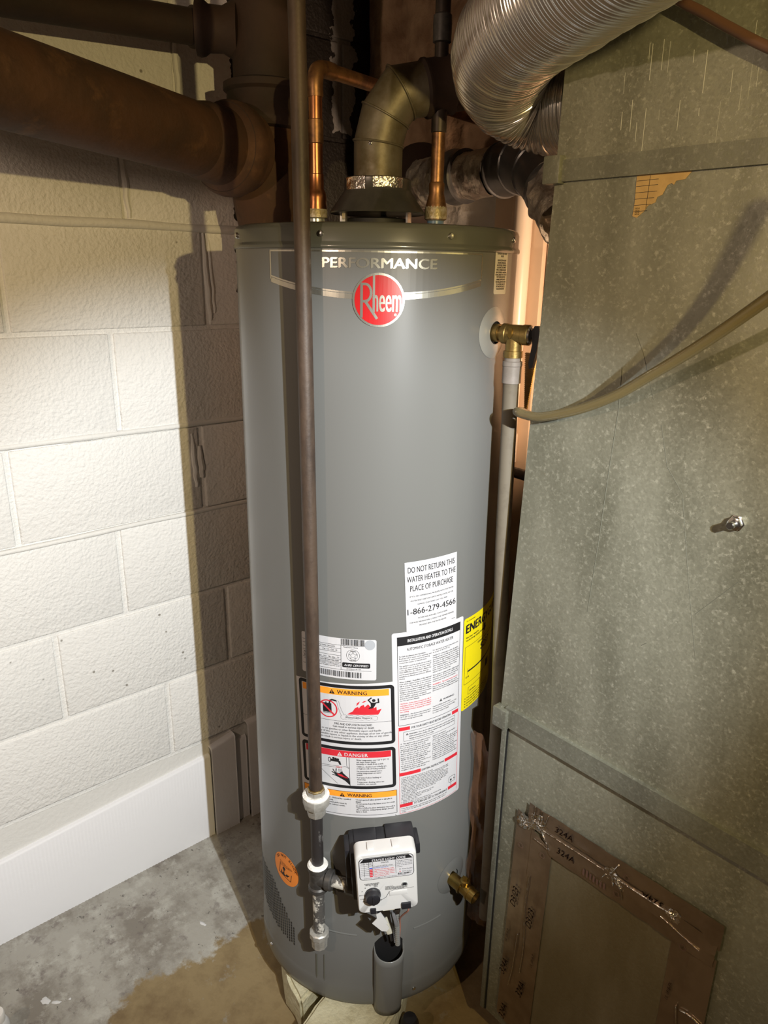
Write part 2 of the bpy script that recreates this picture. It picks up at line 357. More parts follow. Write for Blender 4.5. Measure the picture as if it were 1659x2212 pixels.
class Print:
    def __init__(s, mats, rot=0.0): s.mats = mats; s.items = []; s.c = math.cos(R_(rot)); s.s = math.sin(R_(rot))
    def mesh(s, vs, fs, mi, lay): s.items.append((vs, fs, mi, lay)); return s
    def poly(s, pts, mi=0, lay=0): return s.mesh(list(pts), [tuple(range(len(pts)))], mi, lay)
    def rect(s, x0, y0, x1, y1, mi=0, lay=0, r=0.0): return s.poly(rrect(x0, y0, x1, y1, r), mi, lay)
    def frame(s, x0, y0, x1, y1, w, mi=0, lay=1, r=0.0):
        a = rrect(x0, y0, x1, y1, max(r, w * 1.01)); b = rrect(x0 + w, y0 + w, x1 - w, y1 - w, max(r - w, w * .02)); n = len(a)
        return s.mesh(a + b, [(i, (i + 1) % n, (i + 1) % n + n, i + n) for i in range(n)], mi, lay)
    def ring(s, cx, cy, r0, r1, mi=0, lay=1, n=40, sx=1.0):
        a = [(cx + sx * r1 * math.cos(2 * PI * i / n), cy + r1 * math.sin(2 * PI * i / n)) for i in range(n)]
        b = [(cx + sx * r0 * math.cos(2 * PI * i / n), cy + r0 * math.sin(2 * PI * i / n)) for i in range(n)]
        return s.mesh(a + b, [(i, (i + 1) % n, (i + 1) % n + n, i + n) for i in range(n)], mi, lay)
    def disc(s, cx, cy, r, mi=0, lay=0, n=40, sx=1.0): return s.poly([(cx + sx * r * math.cos(2 * PI * i / n), cy + r * math.sin(2 * PI * i / n)) for i in range(n)], mi, lay)
    def line(s, pts, w, mi=0, lay=1):
        for (a, b) in zip(pts[:-1], pts[1:]):
            dx, dy = b[0] - a[0], b[1] - a[1]; l = math.hypot(dx, dy) or 1; nx, ny = -dy / l * w / 2, dx / l * w / 2
            ex, ey = dx / l * w * .3, dy / l * w * .3
            s.poly([(a[0] + nx - ex, a[1] + ny - ey), (a[0] - nx - ex, a[1] - ny - ey), (b[0] - nx + ex, b[1] - ny + ey), (b[0] + nx + ex, b[1] + ny + ey)], mi, lay)
        return s
    def text(s, body, x, y, size, mi=0, lay=2, bold=0.0, align='LEFT', line=1.0, xs=1.0, fit=None, rot=0, shear=0.0, res=2, spacing=1.0, cap=None):
        dbl = bold + (.016 if size < .006 else .005)
        vs, fs = text2d(body, size, 0 if dbl else bold, 'LEFT' if '\n' not in body else align, line, xs, shear, res, spacing)
        if not vs: return s
        lo = min(v[0] for v in vs); hi = max(v[0] for v in vs)
        k = fit / (hi - lo) if fit else (cap / (hi - lo) if cap and hi - lo > cap else 1.0)
        off = {'LEFT': lo, 'CENTER': (lo + hi) / 2, 'RIGHT': hi}[align]
        c, n = math.cos(R_(rot)), math.sin(R_(rot))
        vs = [(((v[0] - off) * k), v[1]) for v in vs]
        for q_ in ((-.55, .55) if dbl else (0,)):
            o_ = q_ * dbl * size
            s.mesh([(x + c * (a + o_) - n * (b + o_ * .5), y + n * (a + o_) + c * (b + o_ * .5)) for a, b in vs], fs, mi, lay + (.2 if q_ > 0 else 0))
        return s
    def tri_sign(s, x, y, h, mi, mark, lay=2):
        s.poly([(x - h * .58, y), (x + h * .58, y), (x, y + h)], mi, lay)
        s.poly([(x - h * .05, y + h * .28), (x + h * .05, y + h * .28), (x + h * .08, y + h * .68), (x - h * .08, y + h * .68)], mark, lay + 1)
        return s.disc(x, y + h * .17, h * .065, mark, lay + 1, 8)
    def barcode(s, x0, y0, x1, y1, mi, n, seed=1, lay=1):
        rd = random.Random(seed); x = x0; w = (x1 - x0) / n
        while x < x1 - w * 2:
            k = w * rd.choice((.5, .5, 1, 1.5)); s.rect(x, y0, min(x + k, x1), y1, mi, lay); x += k + w * rd.choice((.5, .5, 1, 1.2))
        return s
    def geo(s, fn, cut=0.009):
        """fn(x, y, layer) -> world point; shapes are sliced every `cut` metres so they follow a curve"""
        g = G()
        for vs, fs, mi, lay in s.items:
            bm = bmesh.new(); B = [bm.verts.new((x * s.c - y * s.s, x * s.s + y * s.c, 0)) for x, y in vs]
            for f in fs:
                try: bm.faces.new([B[i] for i in f])
                except ValueError: pass
            if cut:
                xs = [v.co.x for v in bm.verts]
                x = (math.floor(min(xs) / cut) + 1) * cut
                while x < max(xs):
                    bmesh.ops.bisect_plane(bm, geom=bm.verts[:] + bm.edges[:] + bm.faces[:], plane_co=(x, 0, 0), plane_no=(1, 0, 0)); x += cut
            bmesh.ops.recalc_face_normals(bm, faces=bm.faces)
            bm.verts.index_update()
            g.add([fn(v.co.x, v.co.y, lay) for v in bm.verts], [[v.index for v in f.verts] for f in bm.faces], mi); bm.free()
        return g

# ================================================================ THE SETTING
WX = -1.502; BY = 1.25
def struct(name, g, mats, **k): o = obj(name, g, mats, **k); o['kind'] = 'structure'; return o
struct('floor', G().box((0.0, -0.1, -0.05), (3.4, 3.0, 0.1)), m_floor, smooth=False)
floor = bpy.data.objects['floor']
struct('ceiling', G().box((0.0, -0.1, 2.30), (3.4, 3.0, 0.1)), m_ceiling, smooth=False)
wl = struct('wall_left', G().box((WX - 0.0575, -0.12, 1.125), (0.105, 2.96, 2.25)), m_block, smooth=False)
# concrete blocks, course by course, in running bond (measured courses and head joints)
courses = [(0.088, 0.289, 0.50), (0.289, 0.492, 0.629), (0.492, 0.700, 0.393), (0.700, 0.908, 0.549), (0.908, 1.108, 0.35),
           (1.108, 1.320, 0.575), (1.320, 1.524, 0.385), (1.524, 1.730, 0.627), (1.730, 1.932, 0.752), (1.932, 2.135, 0.55)]
cache = {}
def block(y0, y1, z0, z1):
    key = (round(y1 - y0, 3), round(z1 - z0, 3))
    if key not in cache:
        g = G().box((0, 0, 0), (0.03, y1 - y0, z1 - z0), bev=0.0035)
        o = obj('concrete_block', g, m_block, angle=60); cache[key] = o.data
    else:
        o = bpy.data.objects.new('concrete_block', cache[key]); COL.objects.link(o)
    o.parent = wl
    o.location = (WX - 0.015 + random.uniform(-.0012, .0012), (y0 + y1) / 2, (z0 + z1) / 2)
J = 0.0055
obj('mortar_ledge', G().grid(lambda u_, v_: (WX + .004 - .004 * v_ + .0012 * noise.noise((u_ * 40, v_ * 3, 0)), -.7 + 1.94 * u_, .120 + .166 * v_ + .002 * noise.noise((u_ * 25, 5, 0))), 90, 4), m_mortar, wl)
for (z0, z1, j) in courses[1:]:
    y = j
    while y > -0.7: y -= 0.4064
    while y < BY:
        a, b = y, min(y + 0.4064, BY)
        if b - a > 0.03: block(a + J, b - J, z0 + J * .8, z1 - J * .8)
        y += 0.4064
# thick smeared mortar bead along the joint at 1.52 m and paint runs
def bead(y0, y1, z, r, n=60, amp=.0015):
    pts = [(WX - r * .25 + noise.noise((y0 + (y1 - y0) * i / n * 9, z * 3, 2)) * amp, y0 + (y1 - y0) * i / n, z + noise.noise(((y0 + (y1 - y0) * i / n) * 7, z * 5, 0)) * .002) for i in range(n + 1)]
    return G().tube(pts, r, 10, radii=[r * (1 + .25 * noise.noise(((y0 + (y1 - y0) * i / n) * 11, z, 5))) for i in range(n + 1)])
obj('mortar_bead', bead(-0.6, 1.0, 1.523, 0.0085), m_mortar, wl)
obj('mortar_bead', bead(-0.6, 1.2, 1.112, 0.006), m_mortar, wl)
obj('mortar_bead', bead(-0.6, 1.2, 0.905, 0.0055), m_mortar, wl)
for (y, za, zb, r) in ((.627, 1.535, 1.715, .0055), (.752, 1.74, 1.90, .006), (.791, 1.335, 1.515, .0055), (.803, 1.35, 1.50, .004), (.735, .965, 1.09, .006), (.752, .985, 1.06, .0075)):
    obj('paint_run', G().tube([(WX - .002, y + .012 * (zb - za) * 4 * (1 - i / 14) + noise.noise((i * .5, y, 0)) * .003, za + (zb - za) * i / 14) for i in range(15)], r, 8,
        radii=[r * (.55 + .6 * math.sin(PI * min(1, i / 14 + .08))) for i in range(15)]), m_mortar, wl)

# ribbed, painted base strip at the foot of the wall, with two taller offcuts behind the heater
def ribbed(y0, y1, zt0, zt1, x, pitch=.0080, depth=.0015):
    n = int((y1 - y0) / pitch * 2); g = G(); vs = []; fs = []
    for i in range(n + 1):
        y = y0 + (y1 - y0) * i / n; zt = zt0 + (zt1 - zt0) * i / n; xx = x + (depth if i % 2 else 0)
        vs += [(xx, y, 0), (xx, y, zt - .006), (xx - .005, y, zt), (WX - .02, y, zt + .002)]
    for i in range(n):
        for k in range(3): fs.append((i * 4 + k, i * 4 + k + 1, i * 4 + k + 5, i * 4 + k + 4))
    return g.add(vs, fs)
bb = struct('baseboard_left', ribbed(-0.6, 0.722, 0.150, 0.250, WX + .011), m_ribbed, angle=75)
obj('base_offcut', ribbed(0.722, 0.792, 0.270, 0.285, WX + .018), m_ribbed, bb, angle=75)
obj('base_offcut', ribbed(0.792, 0.830, 0.255, 0.260, WX + .007), m_ribbed, bb, angle=75)
obj('base_offcut', ribbed(0.830, 1.24, 0.300, 0.315, WX + .018), m_ribbed, bb, angle=75)

# back wall: rough parged masonry, with beige panels to its right
def bw(u, v):
    x = WX + u * 0.42; z = v * 2.26
    d = noise.fractal((x * 6, z * 6, 1.3), 1.0, 2.0, 5) * .022 + .03 * max(0, noise.noise((x * 9, z * 7, 4)))
    d *= min(1, max(0, (z - 1.5) / .1))
    return (x, BY - d, z)
wb = struct('wall_back', G().grid(bw, 60, 180).box((0.2, BY + .06, 1.125), (3.4, .1, 2.25)), m_back, angle=60)
# irregular parged ledge edge next to the dark corner
def ledge(u, v):
    z = 1.60 + v * .55; wob = noise.noise((z * 14, 0, 3)) * .02 + .016
    return (WX + .001 + u * (.10 + wob), BY - .03 * math.sin(PI * u) ** .5 * (1 + .4 * noise.noise((z * 9, u * 3, 1))), z)
obj('parging_lump', G().grid(ledge, 12, 40), m_back, wb, angle=60)
xs = [-1.085, -1.032, -0.945, -0.84, -0.70, -0.50, -0.20, 0.1]
for i in range(len(xs) - 1):
    obj('panel', G().box(((xs[i] + xs[i + 1]) / 2, BY - .004 - (.010 if i % 2 else 0), 0.90), (xs[i + 1] - xs[i] - .003, .02, 1.8), bev=.0015), m_board, wb)
gp = thing('downpipe', 'cream plastic upright pipe on the beige panels behind the heater', 'pipe', (-0.985, BY - .042, 0))
obj('pipe', G().tube([(-0.985, BY - .042, 0.0), (-0.985, BY - .042, 2.05)], .018, 24), m_gutter, gp)
obj('coupling', G().lathe([(.018, 0), (.021, .001), (.021, .06), (.018, .061)], (-0.985, BY - .042, 1.06), seg=24), m_gutter, gp)
cp = thing('low_copper_pipe', 'dull brown pipe crossing level behind the grey discharge pipe', 'pipe', (-1.1, BY - .07, 1.055))
obj('pipe', G().tube([(-1.15, BY - .085, 1.06), (-0.70, BY - .085, 1.05)], .011, 16), m_darksteel, cp)

# ================================================================ THE WATER HEATER
CX, CY, RT = -0.979, 0.830, 0.2286
ax = Vector((CX, CY, 0))
def pol(t, r, z):
    a = R_(t); return Vector((CX + r * math.cos(a), CY + r * math.sin(a), z))
def on_tank(t0, off=.0004, dl=.00025, z0=0.0):
    def fn(x, y, lay): return pol(t0 + math.degrees(x / RT), RT + off + dl * lay, z0 + y)
    return fn
WH = thing('water_heater', 'tall grey enamelled gas water heater with a red round emblem, standing on pavers', 'water heater', (CX, CY, 0.084))
obj('jacket', G().lathe([(.205, .0845), (.2265, .085), (.2305, .090), (.2312, .10), (.2312, .122), (.2300, .132), (RT, .137), (RT, 1.477)], (CX, CY, 0), seg=160), m_jacket, WH, angle=50)
obj('top_cap', G().lathe([(RT - .002, 1.4745), (.2314, 1.4748), (.2322, 1.4770), (.2320, 1.4800), (.2300, 1.4825), (.2296, 1.4840), (.2298, 1.501), (.2275, 1.5065), (.222, 1.509), (.02, 1.510), (0, 1.510)], (CX, CY, 0), seg=160), m_cap, WH, angle=50)
def screw(t, z, r=.0046, parent=WH, rt=.2298):
    a = pol(t, 1, 0) - pol(t, 0, 0); g = G().lathe([(r, 0), (r, .0008), (r * .8, .0028), (r * .25, .0034), (0, .0034)], pol(t, rt - .0002, z), a, 12)
    return obj('screw', g, m_chrome, parent)
for t in (-109, -59.9, -14.1, 24.0): screw(t, 1.4935)
screw(-17, .1105, .004, rt=.2308); screw(-100, .112, .004, rt=.2308)
# upper band: silver outline, lettering
m_bandgrey = M('band_grey', (0.138, 0.141, 0.142), 0.36, spec=.25)
pb = Print([m_silver, m_bandgrey])
u = lambda t: R_(t + 40) * RT
top, w = 1.4712 - 1.40, .0022
def arc_y(x): return (0.0175 + 0.021 * (x / .168) ** 2) - .0012
xl, xr = u(-82), u(1)
pb.line([(xl, top), (xr, top)], w); pb.line([(xl, top), (xl, .0335)], w * 1.1); pb.line([(xr, top), (xr, .0385)], w)
n = 30
for i in range(n):
    xa, xb = xl + (xr - xl) * i / n, xl + (xr - xl) * (i + 1) / n
    pb.line([(xa, arc_y(xa)), (xb, arc_y(xb))], w); pb.poly([(xa, arc_y(xa)), (xb, arc_y(xb)), (xb, top), (xa, top)], 1, 0)
    ya, yb = arc_y(xa) - .0018, arc_y(xb) - .0018
    h = .0068
    pb.poly([(xa, ya - h), (xb, yb - h), (xb, yb), (xa, ya)], 0, 0)
obj('band_outline', pb.geo(on_tank(-40, z0=1.40)), [m_silver, m_bandgrey], WH, 'thin silver outline band with a curved lower edge', smooth=False)
pl = Print([m_silver]); pl.text('PERFORMANCE', u(-39.2), .0500, .0186, 0, 0, bold=.06, align='CENTER', fit=.1605, res=4)
obj('lettering', pl.geo(on_tank(-40, off=.0012, z0=1.40)), [m_silver], WH, 'silver PERFORMANCE lettering', smooth=False)
# round emblem
pe = Print([m_silver, m_emred])
pe.disc(0, 0, .0362, 0, 0, 64); pe.disc(0, 0, .0332, 1, 1, 64)
def stroke(pts, w, lay=2): pe.line(pts, w, 0, lay)
# tall condensed R whose bowl closes against the tall stem of the h
stroke([(-.0234, .0215), (-.0234, -.0224)], .0036)
bowl = [(-.0234, .0212)] + [(-.0185 + .0082 * math.sin(t), .0098 + .0114 * math.cos(t)) for t in [i * PI / 12 for i in range(13)]] + [(-.0225, -.0016)]
stroke(bowl, .0034); stroke([(-.0185, -.0012), (-.0025, -.0240)], .0038)
stroke([(-.0066, .0330), (-.0066, -.0150)], .0030)
vs, fs = text2d('neem', .03, 0, res=4); lo = min(v[0] for v in vs); hi = max(v[0] for v in vs); tp = max(v[1] for v in vs)
hh = [(-.0079 + (v[0] - lo) / (hi - lo) * .0390, -.0150 + v[1] / tp * .0219) for v in vs]
pe.mesh([(x - .0004, y) for x, y in hh], fs, 0, 2); pe.mesh([(x + .0005, y) for x, y in hh], fs, 0, 2.3)
pe.ring(.0235, -.0192, .0013, .0018, 0, 2, 16); pe.text('R', .0235, -.0200, .0022, 0, 2, align='CENTER')
obj('emblem', pe.geo(on_tank(-39.5, off=.0016, dl=.00035, z0=1.4078), cut=.006), [m_silver, m_emred], WH, 'red round emblem with silver rim and lettering', smooth=False)
# small care label at the upper right
ps = Print([m_lcream, m_ink]); ps.rect(-.0200, -.0310, .0200, .0310, 0, 0, .003)
ps.text('TEMPERATURE RELIEF\nVALVE', 0, .0250, .0042, 1, 1, .02, 'CENTER', .9, fit=.032)
ps.text('FOR PROTECTION AGAINST\nEXCESSIVE TEMPERATURES\nAND PRESSURES THIS WATER\nHEATER MUST BE EQUIPPED\nWITH A COMBINATION RELIEF\nVALVE CERTIFIED BY A NATIONAL\nTESTING LABORATORY. THE VALVE\nMUST BE INSTALLED IN THE\nOPENING PROVIDED AND A\nDISCHARGE LINE MUST BE RUN\nTO A SUITABLE DRAIN. THE\nDISCHARGE MUST NOT BE\nBLOCKED OR REDUCED', 0, .0155, .0036, 1, 1, .012, 'CENTER', .93, fit=.036)
obj('relief_label', ps.geo(on_tank(14, z0=1.4470)), [m_lcream, m_ink], WH, 'small cream printed label below the cap edge', smooth=False)

# notice
pn = Print([m_lwhite, m_ink], 3.2)
pn.rect(-.0470, -.0620, .0470, .0600, 0, 0)
for s_, y in (('DO NOT RETURN THIS', .0415), ('WATER HEATER TO THE', .0255), ('PLACE OF PURCHASE', .0095)):
    pn.text(s_, 0, y, .0142, 1, 1, .006, 'CENTER', fit={'D': .084, 'W': .088, 'P': .078}[s_[0]], res=3)
for s_, y, ww in (('IF YOU ARE EXPERIENCING PROBLEMS WITH THIS WATER', -.0010, .080), ('HEATER, NEED ASSISTANCE WITH INSTALLATION, OR FOR', -.0085, .078), ('GENERAL QUESTIONS CALL TOLL FREE:', -.0155, .055)):
    pn.text(s_, 0, y, .0036, 1, 1, 0, 'CENTER', fit=ww)
pn.text('1-866-279-4566', 0, -.0315, .0150, 1, 1, .008, 'CENTER', fit=.089, res=3)
for s_, y, ww in (('TECHNICIANS AVAILABLE 7 DAYS A WEEK', -.0402, .055), ('FOR MORE INFORMATION, CONSULT THE OWNER\u2019S MANUAL', -.0470, .082), ('PROVIDED WITH THE WATER HEATER', -.0535, .050)):
    pn.text(s_, 0, y, .0036, 1, 1, 0, 'CENTER', fit=ww)
pn.text('AP20176', .040, -.0585, .0020, 1, 1, 0, 'CENTER')
obj('return_notice', pn.geo(on_tank(-15.3, .0012, z0=.9575)), [m_lwhite, m_ink], WH, 'white notice with a large toll free number', smooth=False)

# large white instruction label: two columns.  local origin: theta -30.4, z .700
LM = [m_lwhite, m_ink, m_lred, m_lorange]
pi_ = Print(LM, 2.3)
pi_.poly(rrect(0.000, -.166, .1365, .193, .004), 0, 0)
pi_.poly([(-.170, -.163), (0, -.166), (0, .1050), (-.170, .1000)], 0, 0)
# right column
x0, x1 = .0085, .1290
pi_.rect(x0, .1690, x1, .1850, 1, 1); pi_.frame(x0, .0170, x1, .1850, .0008, 1, 1)
pi_.text('INSTALLATION AND OPERATION DETAILS', (x0 + x1) / 2, .1742, .0078, 0, 2, .02, 'CENTER', fit=.085)
pi_.text('AUTOMATIC STORAGE WATER HEATER', (x0 + x1) / 2, .1585, .0076, 1, 2, .006, 'CENTER', fit=.088)
def column(lines, x, y, size, pitch, wmax, mi=1, bold=.004):
    for s_ in lines:
        if s_ is None: y -= pitch * .55; continue
        k = mi; b = bold
        if s_[0] == '*': s_ = s_[1:]; b = .022
        if s_[0] == '#': s_ = s_[1:]; k = 2; b = .012
        pi_.text(s_, x, y, size, k, 2, b, 'LEFT', xs=.86, cap=wmax, res=1); y -= pitch
    return y
column(['*For Safe Installation and Operation -', 'Read and follow water heater warnings and', 'instructions. If owner\u2019s manual is missing', 'contact the retailer or manufacturer.', None,
        'This appliance must be installed in accordance', 'with local codes or, in the absence of local', 'codes, the National Fuel Gas Code, ANSI', 'Z223.1/NFPA 54 or the CSA B149.1, Natural Gas', 'and Propane Installation Code. Not for', 'installation in Manufactured Home (Mobile', 'Home).', None,
        '*Water Leakage - Regardless of the material', 'from which a water heater is constructed, it', 'will at some time leak, due to the corrosive', 'action of water. The water heater must not be', 'located in an area where leakage will result in', 'damage to adjacent area or lower floors. When', 'such area cannot be avoided, it is recommended', 'that a suitable catch pan, adequately', 'drained, be installed under the water heater.', 'See Use and Care Manual.', None,
        '#CAUTION - Hotter water increases the risk of', '#scald injury. Refer to Scald Danger information', '#on this water heater. See Use and Care Manual', '#for instructions before changing the tempera-', '#ture setting.', None, 'WARNING - Any thermostat setting above', '120\u00b0F (49\u00b0C) may cause severe burns and', 'consume energy unnecessarily.'], .0115, .1480, .0038, .00395, .0565)
column(['For operation at water temperature not', 'in excess of 160\u00b0F (71\u00b0C).', None, 'Suitable for combination water (potable)', 'heating and space heating and not suitable for', 'space heating applications only. Do not connect', 'this heater to any heating system or compo-', 'nent(s) previously used with a non-potable', 'water heating appliance. Do not introduce', 'toxic chemicals, such as those used for', 'boiler treatment, into the water of the', 'attached space heating loop.', None, 'Water heater is equipped with a single-use gas', 'shut off device. If service is required, the', 'complete control valve must be replaced.', 'Contact your local service technician.', None, '#WARNING - This water heater must be', 'braced, anchored, or strapped to avoid', 'falling or moving during an earthquake. See', 'instructions for correct installation procedures.'], .0712, .1480, .0038, .00395, .0560)
pi_.tri_sign(.088, .0455, .0055, 1, 0); pi_.text('WARNING', .093, .0460, .0050, 1, 2, .02)
column(['*Cancer and Reproductive Harm', 'This product is made to one or more of the', 'following patents. Other patents pending.', 'See owner manual for details.'], .0712, .0390, .0034, .0042, .0560)
def redbar(y, title, a, b):
    pi_.rect(x0, y, a, y + .0068, 2, 1); pi_.rect(b, y, x1, y + .0068, 2, 1)
    pi_.text(title, (a + b) / 2, y + .0012, .0060, 1, 2, .02, 'CENTER', fit=(b - a) * .93)
redbar(.0070, 'FOR YOUR SAFETY READ BEFORE OPERATING', .0285, .1135)
pi_.frame(.0170, -.0150, .1210, .0040, .0006, 1, 1)
pi_.tri_sign(.0235, -.0030, .0042, 1, 0)
column(['*WARNING:  If you do not follow these instructions and the risk is clear,', '*follow instructions exactly, a fire or explosion may result causing property', '*damage, personal injury or loss of life.'], .0270, -.0028, .0036, .0044, .0920)
column(['A.  This appliance has a pilot which is lit by a', '     piezo-electric spark gas ignition system.', '     Do not open the inner door of the', '     appliance and try to light the pilot by hand.', 'B.  BEFORE LIGHTING smell all around the', '     appliance area for gas. Be sure to smell', '     next to the floor because some gas is', '     heavier than air and will settle on the floor.', '*     WHAT TO DO IF YOU SMELL GAS', '     \u2022 Do not try to light any appliance.', '     \u2022 Do not touch any electric switch; do not', '        use any phone in your building.', '     \u2022 Immediately call your gas supplier from', '        a neighbor\u2019s phone. Follow the gas'], .0115, -.0205, .0038, .0041, .0560)
column(['     supplier\u2019s instructions.', '     \u2022 If you cannot reach your gas supplier,', '        call the fire department.', 'C.  Use only your hand to turn the gas control', '     knob. Never use tools. If the knob will not', '     turn by hand, don\u2019t try to repair it, call a', '     qualified service technician. Force or', '     attempted repair may result in a fire.', 'D.  Do not use this appliance if any part has', '     been under water. Immediately call a', '     qualified service technician to inspect the', '     appliance and to replace any part of the', '     control system which has been under water.'], .0712, -.0205, .0038, .0041, .0560)
redbar(-.0850, 'LIGHTING INSTRUCTIONS', .0480, .0980)
column(['1. STOP! Read safety information above on this label.', '2. Rotate the combination gas control/thermostat knob counterclockwise to the OFF position.', '3. Wait five (5) minutes to clear out any gas. If you smell gas, STOP! Follow B in the safety', '    information above on this label. If you don\u2019t smell gas, go to the next step.', '4. Remove the outer door from the water heater. Do not attempt to remove the inner door', '    assembly. Locate the piezo-electric spark generator button below the gas control.', '5. Rotate the combination gas control/thermostat knob clockwise to the PILOT position.', '6. Depress and hold the combination gas control knob; at the same time press the button', '    quickly and repeatedly. Keep the knob depressed until the indicator light starts', '    to blink. If the indicator light does not start to blink after 90 seconds', '    \u2022 If the indicator light stays out, turn the knob to OFF and', '      repeat steps 2 through 6.', '    \u2022 If the pilot will not stay lit after several tries, turn the', '      gas control/thermostat knob to OFF and call your', '      service technician or gas supplier.', '7. Replace the outer door.', '8. Release the knob. Turn it counterclockwise to the desired setting.', '9. Set the thermostat to the lowest setting at first.'], .0115, -.0905, .0033, .00318, .0950)
pi_.frame(.1085, -.1370, .1250, -.1240, .0007, 1, 2, .003); pi_.disc(.1140, -.1315, .0021, 1, 2, 12); pi_.line([(.1140, -.1330), (.1140, -.1440)], .0006, 1, 2); pi_.text('A', .1215, -.1330, .0050, 1, 2, .02, 'CENTER')
redbar(-.1510, 'TO TURN GAS OFF TO THE APPLIANCE', .0320, .1070)
column(['Rotate the combination gas control/thermostat knob counterclockwise to the OFF', 'position. Note: The indicator light will usually stay lit, then go out after a period', 'of time.'], .0115, -.1550, .0032, .0036, .1150)
pi_.line([(x0, .0070), (x0, -.1640)], .0007, 2, 1); pi_.line([(x1, .0070), (x1, -.1600)], .0007, 2, 1); pi_.line([(x0, -.1640), (x1, -.1640)], .0006, 2, 1)
# left column: three hazard panels
def hazard(y0, y1): pi_.rect(-.165, y0, .0025, y1, 1, 1, .007); pi_.rect(-.159, y0 + .0060, -.0035, y1 - .0062, 0, 2, .002)
hazard(-.0150, .0995)
pi_.rect(-.157, .0800, -.0065, .0925, 3, 3); pi_.tri_sign(-.1020, .0816, .0085, 1, 3, 4); pi_.text('WARNING', -.0930, .0826, .0098, 1, 4, .03, fit=.0500, spacing=1.1)
# can crossed out
cxx, cyy = -.1105, .0520
pi_.rect(cxx - .0090, cyy - .0090, cxx + .0065, cyy + .0105, 1, 4); pi_.rect(cxx - .004, cyy + .0105, cxx - .002, cyy + .0125, 1, 4)
pi_.line([(cxx + .0030, cyy + .0105), (cxx + .0045, cyy + .0160), (cxx + .0080, cyy + .0178), (cxx + .0150, cyy + .0165)], .0028, 1, 4)
pi_.ring(cxx, cyy, .0148, .0170, 2, 6, 40); pi_.line([(cxx - .0112, cyy + .0112), (cxx + .0112, cyy - .0112)], .0030, 2, 6)
pi_.text('FLAMMABLES', cxx - .001, cyy - .0085, .0030, 0, 5, .02, 'CENTER', fit=.015)
# vapour cloud
for i in range(13):
    t = i / 12; a = (cxx + .0180 + .004 * t + .004 * t * t, cyy + .0150 - .026 * t)
    pi_.ring(a[0], a[1], .0016 + .0007 * t, .0021 + .0007 * t, 1, 4, 10); pi_.disc(a[0], a[1], .0017 + .0007 * t, 0, 5, 10)
for i in range(16):
    xa = cxx + .0260 + .0036 * i
    pi_.ring(xa, cyy - .0135 + .0008 * math.sin(i * 2), .0038, .0043, 1, 4, 14); pi_.disc(xa, cyy - .0135 + .0008 * math.sin(i * 2), .0039, 0, 5, 14)
pi_.text('Flammable Vapors', cxx + .0530, cyy - .0148, .0050, 1, 6, .02, 'CENTER', fit=.0440)
# flames and running figure
fx, fy = cxx + .0330, cyy - .0075
fl = [(0, 0), (.010, .0065), (.014, .0130), (.019, .0155), (.0205, .0125), (.024, .0175), (.029, .0195), (.030, .0150), (.036, .0205), (.040, .0150), (.043, .0180), (.046, .0130), (.0495, .0155), (.0500, .0085), (.0580, .0110), (.0545, .0035), (.0520, 0)]
pi_.poly(fl, 2, 4)
pi_.poly([(.0165 + fx, .0170 + fy), (.0175 + fx, .0225 + fy), (.0225 + fx, .0260 + fy), (.0200 + fx, .0205 + fy)], 2, 4); pi_.poly([(.0255 + fx, .0235 + fy), (.0300 + fx, .0270 + fy), (.0345 + fx, .0275 + fy), (.0295 + fx, .0240 + fy)], 2, 4)
items_fix = pi_.items[-3]; pi_.items[-3] = ([(x + fx, y + fy) for x, y in items_fix[0]], items_fix[1], items_fix[2], items_fix[3])
pi_.disc(fx + .0455, fy + .0275, .0029, 1, 5, 16)
pi_.poly([(fx + .0400, fy + .0240), (fx + .0500, fy + .0235), (fx + .0465, fy + .0165), (fx + .0430, fy + .0125), (fx + .0355, fy + .0115), (fx + .0405, fy + .0165)], 1, 5)
pi_.line([(fx + .0405, fy + .0235), (fx + .0365, fy + .0285), (fx + .0415, fy + .0325)], .0022, 1, 5); pi_.line([(fx + .0490, fy + .0230), (fx + .0535, fy + .0235), (fx + .0530, fy + .0305)], .0022, 1, 5)
pi_.line([(-.159, .0300), (-.0035, .0300)], .0006, 1, 3)
for s_, y, ww, al in (('FIRE AND EXPLOSION HAZARD', .0228, .064, 'CENTER'), ('Can result in serious injury or death', .0175, .070, 'CENTER')):
    pi_.text(s_, -.0680, y, .0056, 1, 4, .006, 'CENTER', fit=ww)
for s_, y in (('Do not store or use gasoline or other flammable vapors and liquids', .0118), ('in the vicinity of this or any other appliance. Storage of or use of gasoline', .0064), ('or other flammable vapors or liquids in the vicinity of this or any other', .0010), ('appliances can result in serious injury or death.', -.0044)):
    pi_.text(s_, -.1500, y, .0050, 1, 4, .002, 'LEFT', fit=len(s_) * .00195)
hazard(-.1045, -.0215)
pi_.rect(-.157, -.0405, -.0055, -.0280, 2, 3); pi_.tri_sign(-.0935, -.0390, .0080, 0, 2, 4); pi_.text('DANGER', -.0850, -.0385, .0095, 0, 4, .03, fit=.0400, spacing=1.1)
pi_.line([(-.0775, -.0405), (-.0775, -.0985)], .0008, 1, 3); pi_.line([(-.0820, -.0405), (-.0820, -.0590), (-.0775, -.0625)], .0006, 1, 3)
pi_.line([(-.1300, -.0610), (-.0960, -.0600)], .0006, 1, 3); pi_.line([(-.1300, -.0640), (-.0960, -.0630), (-.0850, -.0595), (-.0775, -.0640)], .0006, 1, 3); pi_.line([(-.1300, -.0700), (-.1000, -.0960)], .0006, 1, 3)
